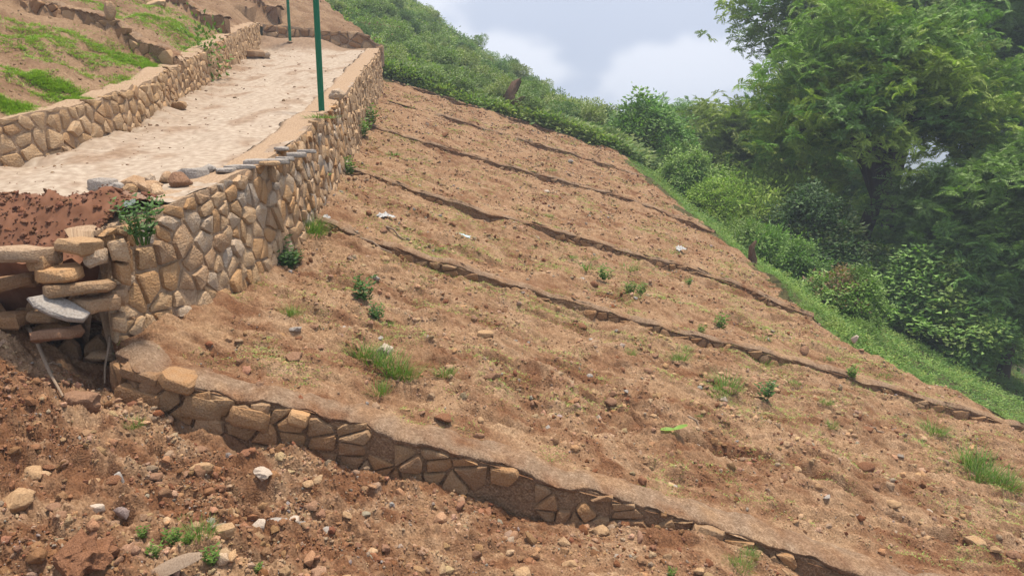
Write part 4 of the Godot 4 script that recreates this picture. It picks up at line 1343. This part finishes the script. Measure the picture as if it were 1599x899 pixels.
		var s := rng.randf_range(0.013, 0.034) * (1.0 + 0.04 * d)
		places.append(turned(Vector3(x, field_h(x, d), -d), Vector3(s, s, s), 0.3))
		colors.append(jittered(Color(0.36, 0.43, 0.12), 0.25))
	scatter("sprouts", sprout, M.leaf, places, colors)
	# grass on the upper terraces: stuff
	places = []
	colors = []
	var blobs := [[Vector2(-6.110, 9.714), 1.7, 0.5], [Vector2(-6.008, 10.683), 1.5, 0.45], [Vector2(-5.585, 11.237), 1.0, 0.35], [Vector2(-5.039, 11.128), 0.5, 0.3], [Vector2(-6.469, 10.048), 1.5, 0.5], [Vector2(-6.817, 14.182), 1.2, 0.7], [Vector2(-6.373, 14.609), 1.1, 0.7], [Vector2(-5.947, 14.722), 0.7, 0.8], [Vector2(-5.341, 13.592), 0.45, 0.5], [Vector2(-7.538, 16.438), 1.2, 0.6], [Vector2(-4.797, 8.430), 0.5, 0.25], [Vector2(-5.178, 8.383), 0.6, 0.2], [Vector2(-7.795, 14.655), 1.2, 0.5], [Vector2(-4.810, 7.542), 0.4, 0.15]]
	for k in 44000:
		var b: Array = blobs[rng.randi() % blobs.size()]
		var p: Vector2 = b[0] + Vector2(rng.randfn() * b[1], rng.randfn() * b[2]) * 0.6
		if p.x > along_d(UPPER, p.y) - 0.15:
			continue
		if n_soft.get_noise_2d(p.x * 2.0, p.y * 2.5) + rng.randf() * 0.6 < 0.22:
			continue
		var s := rng.randf_range(0.03, 0.085)
		places.append(turned(Vector3(p.x, upper_full(p.x, p.y), -p.y), Vector3(s, s, s), 0.3))
		colors.append(jittered(Color(0.31, 0.43, 0.10), 0.3))
	scatter("grass", sprout, M.leaf, places, colors)
	# meadow and undergrowth on the floor of the woods: stuff
	places = []
	colors = []
	var weed := broad_spray(34, 0.6, 0.27, 0.5, 0.7)
	for k in 42000:
		var d := rng.randf_range(6.0, 26.0)
		if d > 12.0 and rng.randf() < 0.5:
			continue
		var x := along_d(EDGE, d) + 0.02 + pow(rng.randf(), 1.3) * 13.0
		var s := rng.randf_range(0.05, 0.22) * smoothstep(-0.6, 1.2, x - along_d(EDGE, d))
		places.append(turned(Vector3(x, land_h(x, d) + s * 0.2, -d), Vector3(s, s, s), 0.4))
		colors.append(jittered(Color(0.19, 0.34, 0.075).lerp(Color(0.32, 0.44, 0.11), clampf(n_soft.get_noise_2d(x * 1.5, d * 1.5) * 1.5 + 0.4, 0.0, 1.0)), 0.2))
	scatter("meadow_weeds", weed, M.leaf, places, colors)
	# low cover on the green hill: stuff
	places = []
	colors = []
	for k in 42000:
		var d := 21.9 + 27.0 * pow(rng.randf(), 1.3)
		var x := lerpf(-3.5 - (d - 22.0) * 0.52, 3.5 + (d - 22.0) * 0.45, rng.randf())
		if d < curb_d(6, clampf(x, -3.6, 3.0)) + 0.35 or (x < -3.4 and d < 23.0):
			continue
		var s := rng.randf_range(0.25, 0.6)
		places.append(turned(Vector3(x, land_h(x, d) + s * 0.2, -d), Vector3(s, s, s), 0.4))
		var m := clampf(n_soft.get_noise_2d(x * 0.7, d * 0.5) * 1.6 + 0.5, 0.0, 1.0)
		colors.append(jittered(Color(0.22, 0.32, 0.11).lerp(Color(0.36, 0.45, 0.15), m), 0.2))
	scatter("hill_undergrowth", weed, M.leaf, places, colors)

func build_woods() -> void:
	for k in 5:
		shrub_meshes.append(shrub_mesh(2600, 0.5, 0.07))
	# bushes on the green hill
	var spots := []
	for k in 4000:
		if spots.size() >= 150:
			break
		var d := 23.0 + 24.0 * pow(rng.randf(), 1.2)
		var x := lerpf(-3.6 - (d - 22.0) * 0.4, 3.0 + (d - 22.0) * 0.30, rng.randf())
		if d < curb_d(6, clampf(x, -3.6, 3.0)) + 0.7:
			continue
		var free := true
		for s in spots:
			if Vector2(x, d).distance_to(s) < 0.55 + 0.02 * d:
				free = false
		if free:
			spots.append(Vector2(x, d))
	for s: Vector2 in spots:
		var r := rng.randf()
		var m: String = "hill" if r < 0.5 else "hill_dark" if r < 0.75 else "hill_pale"
		var size := rng.randf_range(0.55, 1.2)
		var o := obj("hill_bush", shrub_meshes[rng.randi() % 5], M.leaves[m], null, Vector3(s.x, land_h(s.x, s.y) - 0.05, -s.y))
		o.scale = Vector3(size * rng.randf_range(0.9, 1.3), size, size)
		o.rotation.y = rng.randf() * TAU
		var what: String = {"hill": "mid green", "hill_dark": "plain green", "hill_pale": "pale yellow green"}[m]
		tag(o, what + " bush on the overgrown hill above the slope", "bush", what + " bushes on the overgrown hill")
	# trees
	var bright := Color(0.37, 0.51, 0.11)
	var mid_green := Color(0.27, 0.42, 0.11)
	var feathery_green := Color(0.26, 0.40, 0.12)
	tree("feathery_tree", "large feathery tree with a bare forked trunk beside the meadow", "tree", Vector3(10.544, 3.472, -22.000), Vector2(3.333, 2.667), {"color": mid_green, "fresh": 0.4, "low": 1.5, "clumps": 74, "clump": 0.98, "each": 44, "trunk": 0.26, "limbs": 7, "flat": 1.0, "fork": Vector3(0.25, 3.1, 0), "foot_x": 10.6, "shell": 0.55, "leaf": 1.0})
	tree("tall_tree", "tallest tree, rising behind the feathery tree", "tree", Vector3(16.260, 7.817, -31.000), Vector2(6.710, 4.831), {"color": feathery_green, "fresh": 0.1, "clumps": 84, "clump": 1.4, "each": 44, "trunk": 0.35, "limbs": 8, "flat": 1.0, "leaf": 1.25, "shell": 0.5})
	tree("tall_tree", "tall tree behind the low-branched shade tree, next to the tallest tree", "tree", Vector3(19.543, 3.812, -29.000), Vector2(2.511, 5.273), {"color": feathery_green, "clumps": 50, "clump": 1.4, "each": 40, "trunk": 0.28, "flat": 0.75, "leaf": 1.2})
	tree("shade_tree", "leafy tree with low branches shading the edge of the meadow", "tree", Vector3(12.130, -0.111, -19.000), Vector2(1.851, 2.468), {"color": mid_green, "deep": 1.3, "clumps": 74, "clump": 1.0, "each": 46, "trunk": 0.16, "spray": "pinnate", "flat": 0.75})
	tree("shade_tree", "tree with drooping branches behind the leafy meadow bush", "tree", Vector3(12.860, -0.111, -18.500), Vector2(1.201, 2.643), {"color": mid_green, "deep": 1.6, "clumps": 56, "clump": 0.95, "each": 42, "trunk": 0.14, "flat": 0.75})
	tree("shade_tree", "low tree in the shade under the feathery tree", "tree", Vector3(10.795, -1.446, -18.500), Vector2(1.121, 1.361), {"color": mid_green, "deep": 1.4, "clumps": 40, "clump": 0.8, "each": 40, "trunk": 0.12, "spray": "broad", "flat": 0.6})
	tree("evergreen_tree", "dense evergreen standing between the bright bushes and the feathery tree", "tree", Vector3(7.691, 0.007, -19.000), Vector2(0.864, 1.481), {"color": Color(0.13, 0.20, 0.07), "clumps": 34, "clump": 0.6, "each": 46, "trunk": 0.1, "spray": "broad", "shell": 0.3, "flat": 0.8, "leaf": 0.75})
	tree("round_tree", "dense round tree at the top corner of the slope", "tree", Vector3(4.724, 2.394, -26.000), Vector2(1.069, 1.294), {"color": mid_green, "clumps": 26, "clump": 0.7, "each": 40, "trunk": 0.09, "spray": "broad", "shell": 0.4, "fresh": 0.15, "leaf": 0.9})
	tree("slender_tree", "slender mid green tree between the round tree and the taller ones", "tree", Vector3(8.592, 2.010, -33.000), Vector2(1.357, 1.714), {"color": mid_green, "clumps": 26, "clump": 0.9, "each": 40, "trunk": 0.1, "fresh": 0.2})
	tree("slender_tree", "slender yellow green tree above the bright bushes", "tree", Vector3(8.697, 1.592, -29.000), Vector2(1.506, 2.134), {"color": bright, "clumps": 34, "clump": 0.95, "each": 42, "trunk": 0.11})
	tree("airy_tree", "airy tree with open tufts on the skyline", "tree", Vector3(14.491, 3.304, -46.000), Vector2(1.593, 1.115), {"color": feathery_green, "clumps": 12, "clump": 0.9, "each": 34, "trunk": 0.12, "leaf": 1.1})
	tree("airy_tree", "thin treetop on the skyline above the round tree", "tree", Vector3(7.041, 3.594, -40.000), Vector2(0.779, 0.450), {"color": mid_green, "clumps": 7, "clump": 0.5, "each": 18, "trunk": 0.07})
	tree("leafy_tree", "leafy light green tree at the elbow of the feathery tree's crown", "tree", Vector3(10.227, 1.213, -28.000), Vector2(1.818, 1.818), {"color": bright, "clumps": 36, "clump": 1.0, "each": 42, "trunk": 0.13, "fresh": 0.2})
	tree("bright_tree", "small bright green tree seen behind the bare forked trunk", "tree", Vector3(12.269, -1.421, -27.000), Vector2(1.286, 1.987), {"color": bright, "clumps": 28, "clump": 0.85, "each": 40, "trunk": 0.1})
	var far := [Vector3(8.873, 1.967, -40.000), Vector3(12.438, 0.938, -44.000), Vector3(13.110, -0.074, -38.000), Vector3(16.932, 0.677, -42.000), Vector3(14.879, -1.469, -36.000), Vector3(19.210, -2.666, -40.000), Vector3(21.271, -2.717, -38.000), Vector3(21.920, -1.469, -36.000), Vector3(26.299, -0.924, -40.000), Vector3(17.446, -3.138, -33.000), Vector3(18.072, -3.390, -30.000)]
	for k in far.size():
		tree("woodland_tree", "woodland tree of the dense stand behind the front trees", "tree", far[k], Vector2(rng.randf_range(2.2, 3.0), rng.randf_range(2.4, 3.4)), {"color": mid_green, "clumps": 26, "clump": 1.3, "each": 38, "trunk": 0.14, "leaf": 1.25}, "trees of the stand behind")
	# bushes on the bank below the slope
	var bank := [["bright_bush", "bright yellow green bush on the bank beyond the slope", Vector3(6.088, 0.604, -20.000), Vector2(1.039, 0.823), bright, "slim"],
		["bright_bush", "tall fresh green bush behind the bright one on the bank", Vector3(7.886, 0.445, -23.000), Vector2(1.294, 0.896), bright, "slim"],
		["bank_bush", "mid green bush where the rim passes the fourth curb", Vector3(5.040, 1.408, -21.500), Vector2(0.884, 0.838), mid_green, "broad"],
		["bank_bush", "low green bush beside the small stump at the rim", Vector3(5.754, 0.066, -17.000), Vector2(0.699, 0.626), mid_green, "slim"],
		["bank_bush", "bluish green bush under the dense evergreen", Vector3(6.120, -0.336, -16.000), Vector2(0.589, 0.762), feathery_green, "broad"],
		["bank_bush", "yellow green bush above the rim between the third and fourth curb", Vector3(5.465, 0.865, -20.000), Vector2(0.693, 0.606), bright, "broad"],
		["pink_tipped_bush", "fresh green bush with pinkish new leaves at the rim of the slope", Vector3(6.274, -0.282, -13.400), Vector2(0.667, 0.696), mid_green, "broad"],
		["rim_bush", "small pale green bush below the pink-tipped bush", Vector3(6.077, -0.553, -12.400), Vector2(0.322, 0.322), mid_green, "slim"],
		["meadow_bush", "leafy bush at the far side of the meadow, clear of the trees", Vector3(14.681, -3.370, -21.000), Vector2(0.727, 0.545), mid_green, "broad"],
		["bank_bush", "dull green bush filling the bank behind the round tree", Vector3(5.251, 1.786, -25.000), Vector2(0.758, 0.758), mid_green, "broad"]]
	for b in bank:
		var spec := {"color": b[4], "clumps": 16, "clump": b[3].x * 0.55, "each": 34, "trunk": 0.035, "spray": b[5], "shell": 0.3, "flat": 1.0, "limbs": 4}
		if b[0] == "pink_tipped_bush":
			spec.merge({"fresh": 0.25, "fresh_color": Color(0.42, 0.28, 0.17), "clumps": 26})
		tree(b[0], b[1], "bush", b[2], b[3], spec)

func build_objects() -> void:
	# green posts on the path
	var post := func(label: String, at: Vector3, height: float, r: float) -> void:
		var t := thing("green_post", label, "post", at)
		obj("shaft", tube([Vector3(0, -0.1, 0), Vector3(0.0, height * 0.5, 0), Vector3(0, height, 0)], [r, r, r], 14), M.green_paint, t)
		obj("cap", tube([Vector3(0, height, 0), Vector3(0, height + 0.015, 0), Vector3(0, height + 0.03, 0)], [r * 1.08, r * 1.08, 0.001], 14), M.green_paint, t)
		obj("foot", rock_mesh(1, Vector3(r * 2.0, 0.03, r * 2.0), 0.15, 3), M.mortar, t)
	post.call("green painted steel post on the path beside a loose block", on_path(Vector2(-2.602, 10.381)), 3.2, 0.04)
	post.call("thinner green post at the far end of the path, before the end wall", on_path(Vector2(-6.15, 21.45), 0.0), 3.0, 0.04)
	# uprooted stump on the top edge
	var st := thing("tree_stump", "uprooted brown tree stump tilted at the top edge of the slope", "stump", Vector3(0.05, land_h(0.05, 23.3) - 0.1, -23.3))
	obj("trunk", tube([Vector3(0.35, 0, 0), Vector3(0.05, 0.3, 0), Vector3(-0.12, 0.65, 0), Vector3(0.08, 1.0, 0), Vector3(0.2, 1.15, 0)], [0.2, 0.22, 0.2, 0.14, 0.05], 9, 0.28), M.dead_wood, st)
	for e in [[Vector3(0.3, 0.1, 0.1), Vector3(0.9, 0.12, 0.2)], [Vector3(0.1, 0.5, 0.1), Vector3(0.45, 0.62, 0.15)], [Vector3(-0.1, 0.2, 0.1), Vector3(-0.4, 0.0, 0.2)], [Vector3(0.0, 0.8, 0.05), Vector3(0.22, 1.2, 0.1)]]:
		obj("root", tube([e[0], (e[0] + e[1]) * 0.5 + Vector3(0, 0.06, 0), e[1]], [0.09, 0.06, 0.02], 6, 0.1), M.dead_wood, st)
	st = thing("small_stump", "small broken stump at the rim of the slope between the bushes", "stump", Vector3(4.35, land_h(4.35, 13.2) + 0.1, -13.2))
	obj("trunk", tube([Vector3(0, -0.3, 0), Vector3(0.02, 0.1, 0), Vector3(-0.02, 0.3, 0), Vector3(0.05, 0.42, 0)], [0.09, 0.07, 0.055, 0.02], 8, 0.25), M.dead_wood, st)
	obj("root", tube([Vector3(0, 0.0, 0.05), Vector3(-0.15, -0.02, 0.1), Vector3(-0.3, -0.15, 0.15)], [0.06, 0.04, 0.02], 6, 0.1), M.dead_wood, st)
	# pipe
	var a := Vector3(-2.987, 4.485, -23.600)
	var b := Vector3(-2.478, 4.160, -23.200)
	a.y = maxf(a.y, land_h(a.x, 23.6) + 0.1)
	tag(obj("grey_pipe", tube([a, (a + b) * 0.5, b], [0.045, 0.045, 0.045], 10), M.pipe), "grey pipe lying along the top edge of the slope", "pipe")
	# sticks
	var stick := func(called: String, label: String, p: Vector2, q: Vector2, r: float, lift := 0.02) -> void:
		var u := on_field(p, lift)
		var v := on_field(q, lift * 0.6)
		tag(obj(called, tube([u, u.lerp(v, 0.35) + Vector3(0.012, 0.02, 0.01), u.lerp(v, 0.7) + Vector3(-0.015, -0.006, -0.01), v], [r, r * 0.9, r * 0.8, r * 0.5], 7, 0.08), M.grey_wood), label, "stick")
	stick.call("dry_stick", "dry forked stick standing in the spoil under the broken wall", Vector2(-3.359, 4.928), Vector2(-2.820, 4.398), 0.014, 0.05)
	stick.call("thin_root", "thin bleached root curling out under the broken wall", Vector2(-3.062, 4.649), Vector2(-3.028, 4.747), 0.008, 0.06)
	stick.call("dry_stick", "dry stick slanting below the wall corner", Vector2(-2.866, 5.089), Vector2(-2.774, 4.785), 0.010, 0.05)
	stick.call("dry_stick", "pale stick beside the fallen green leaf", Vector2(1.566, 6.154), Vector2(1.695, 6.048), 0.014)
	stick.call("dry_stick", "brown stick lying beside the ochre stone", Vector2(-1.633, 3.640), Vector2(-1.465, 3.691), 0.012)
	stick.call("dry_stick", "short pale stick above the lowest curb near the rill", Vector2(3.725, 7.261), Vector2(3.870, 7.207), 0.014)
	stick.call("dry_stick", "long thin stick lying below the second curb", Vector2(-1.759, 8.521), Vector2(-1.380, 8.402), 0.014)
	stick.call("dry_stick", "thin stick between the second and third curb", Vector2(-1.544, 9.021), Vector2(-1.291, 8.938), 0.014)
	# a piece of split wood
	var w := obj("split_wood", rock_mesh(2, Vector3(0.15, 0.025, 0.05), 0.1, 6), M.grey_wood, null, on_field(Vector2(-1.632, 3.202), 0.03))
	w.rotation = Vector3(0.3, 0.3, 0.35)
	tag(w, "weathered grey piece of split wood on the dug earth", "wood")
	# litter
	var rag := func(called: String, label: String, p: Vector2, size: Vector3, m: Material) -> void:
		var g := PackedVector3Array()
		var off := rng.randf() * 90.0
		for r in 13:
			for c in 17:
				var u := c / 16.0 - 0.5
				var v := r / 12.0 - 0.5
				var e := 1.0 + 0.5 * n_soft.get_noise_2d(u * 2.0 + off, v * 2.0)
				g.append(Vector3(u * size.x * e, size.y * (0.35 + absf(n_soft.get_noise_2d(u * 3.0 + off, v * 3.0)) * 1.6) * (1.0 - 2.6 * (u * u + v * v)), v * size.z * e))
		var o := obj(called, grid_mesh(g, 17, 13), m, null, on_field(p, 0.012))
		o.rotation.y = rng.randf() * 0.8
		tag(o, label, "litter")
	var bag := obj("crumpled_bag", rock_mesh(2, Vector3(0.095, 0.075, 0.06), 0.5, 12), M.plastic, null, on_field(Vector2(-1.066, 5.923), 0.045))
	bag.rotation = Vector3(0.2, 0.5, 0.1)
	bag.material_override = M.white_stone
	tag(bag, "crumpled pale bag half buried beside the bright grass cluster", "litter")
	rag.call("plastic_scrap", "torn white plastic scrap between the second and third curb by the wall", Vector2(-1.659, 9.584), Vector3(0.2, 0.05, 0.15), M.plastic)
	rag.call("plastic_scrap", "pale blue plastic scrap on the terrace above the second curb", Vector2(-0.650, 9.605), Vector3(0.19, 0.04, 0.12), M.blue_plastic)
	rag.call("plastic_scrap", "white plastic scrap above the third curb", Vector2(2.815, 12.248), Vector3(0.2, 0.05, 0.15), M.plastic)
	rag.call("plastic_scrap", "small whitish scrap at the inner end of the second curb", Vector2(-2.245, 8.905), Vector3(0.09, 0.05, 0.08), M.plastic)
	# fallen green leaf
	var lf := thing("fallen_leaf", "broad fresh green leaf folded open on the bare slope", "leaf", on_field(Vector2(1.341, 5.738), 0.02))
	lf.scale = Vector3.ONE * 0.75
	for s in [-1.0, 1.0]:
		var g := PackedVector3Array()
		for r in 7:
			for c in 5:
				var u := r / 6.0
				var v := c / 4.0 - 0.5
				g.append(Vector3(s * (u * 0.15 - 0.004), 0.01 + 0.05 * u * (0.5 + 0.5 * s) + 0.5 * v * v * 0.12, v * 0.1 * sin(PI * (0.12 + 0.8 * u))))
		obj("blade", grid_mesh(g, 5, 7), M.leaves.bright, lf)
	# thin pole on the skyline
	var py := land_h(-6.9, 46.0)
	var up := thing("utility_pole", "thin dark pole on the skyline of the green hill", "pole", Vector3(-6.2, land_h(-6.2, 44.0), -44.0))
	obj("shaft", tube([Vector3.ZERO, Vector3(0, 1.5, 0), Vector3(0, 3.0, 0)], [0.06, 0.055, 0.05], 8), M.bark, up)
	obj("cross_arm", tube([Vector3(-0.35, 2.8, 0), Vector3(0, 2.8, 0), Vector3(0.35, 2.8, 0)], [0.03, 0.03, 0.03], 6), M.bark, up)
	# houses far down in the valley
	var spots := [[Vector3(47, -22, -72), "white valley house with a red tiled roof beyond the meadow bush"], [Vector3(58, -22, -95), "pale valley house seen through the gap in the trees"], [Vector3(36, -22, -84), "far valley house behind the feathery tree's trunk"]]
	for s in spots:
		var h := thing("valley_house", s[1], "house", s[0])
		var box := BoxMesh.new()
		box.size = Vector3(9, 6, 8)
		obj("wall", box, M.plaster, h, Vector3(0, 3, 0))
		var roof := PrismMesh.new()
		roof.size = Vector3(10, 2.4, 9)
		obj("roof", roof, M.roof, h, Vector3(0, 7.2, 0))
		for k in 3:
			for f in 2:
				var win := BoxMesh.new()
				win.size = Vector3(1.2, 1.4, 0.12)
				var o := obj("window", win, M.pane, h, Vector3(-2.8 + k * 2.8, 1.7 + f * 2.7, 4.02))
				var sill := BoxMesh.new()
				sill.size = Vector3(1.4, 0.12, 0.25)
				obj("sill", sill, M.plaster, o, Vector3(0, -0.78, 0.05))

func _ready() -> void:
	rng.seed = 4711
	n_soft.seed = 21
	n_soft.frequency = 1.0
	n_soft.fractal_octaves = 2
	n_fine.seed = 7
	n_fine.frequency = 1.0
	n_fine.fractal_octaves = 3
	n_one.seed = 3
	n_one.frequency = 1.0
	n_one.fractal_type = FastNoiseLite.FRACTAL_NONE
	n_cell.seed = 11
	n_cell.frequency = 1.0
	n_cell.noise_type = FastNoiseLite.TYPE_CELLULAR
	n_cell.cellular_return_type = FastNoiseLite.RETURN_DISTANCE
	n_cell.fractal_type = FastNoiseLite.FRACTAL_NONE
	for line in CURBS:
		var t := PackedFloat32Array()
		for k in XN:
			t.append(along_x(line, X0 + k * XSTEP))
		curb_table.append(t)
	var cam := Camera3D.new()
	cam.name = "camera"
	cam.fov = 42.53
	cam.near = 0.1
	cam.far = 8000.0
	cam.position = Vector3(0, 3, 0)
	cam.rotation_degrees = Vector3(-12, 0, 0)
	add_child(cam)
	cam.current = true
	build_sky()
	var sun := DirectionalLight3D.new()
	sun.name = "sun"
	sun.light_energy = 1.4
	sun.light_angular_distance = 6.0
	sun.light_color = Color(1.0, 0.95, 0.87)
	sun.shadow_enabled = true
	add_child(sun)
	sun.look_at_from_position(Vector3(0.14, 1.0, -0.10), Vector3.ZERO)
	build_materials()
	build_ground()
	rng.seed = 100
	build_walls()
	rng.seed = 101
	build_curbs()
	rng.seed = 102
	build_loose()
	rng.seed = 103
	build_stones()
	rng.seed = 104
	build_plants()
	rng.seed = 605
	build_woods()
	rng.seed = 106
	build_objects()
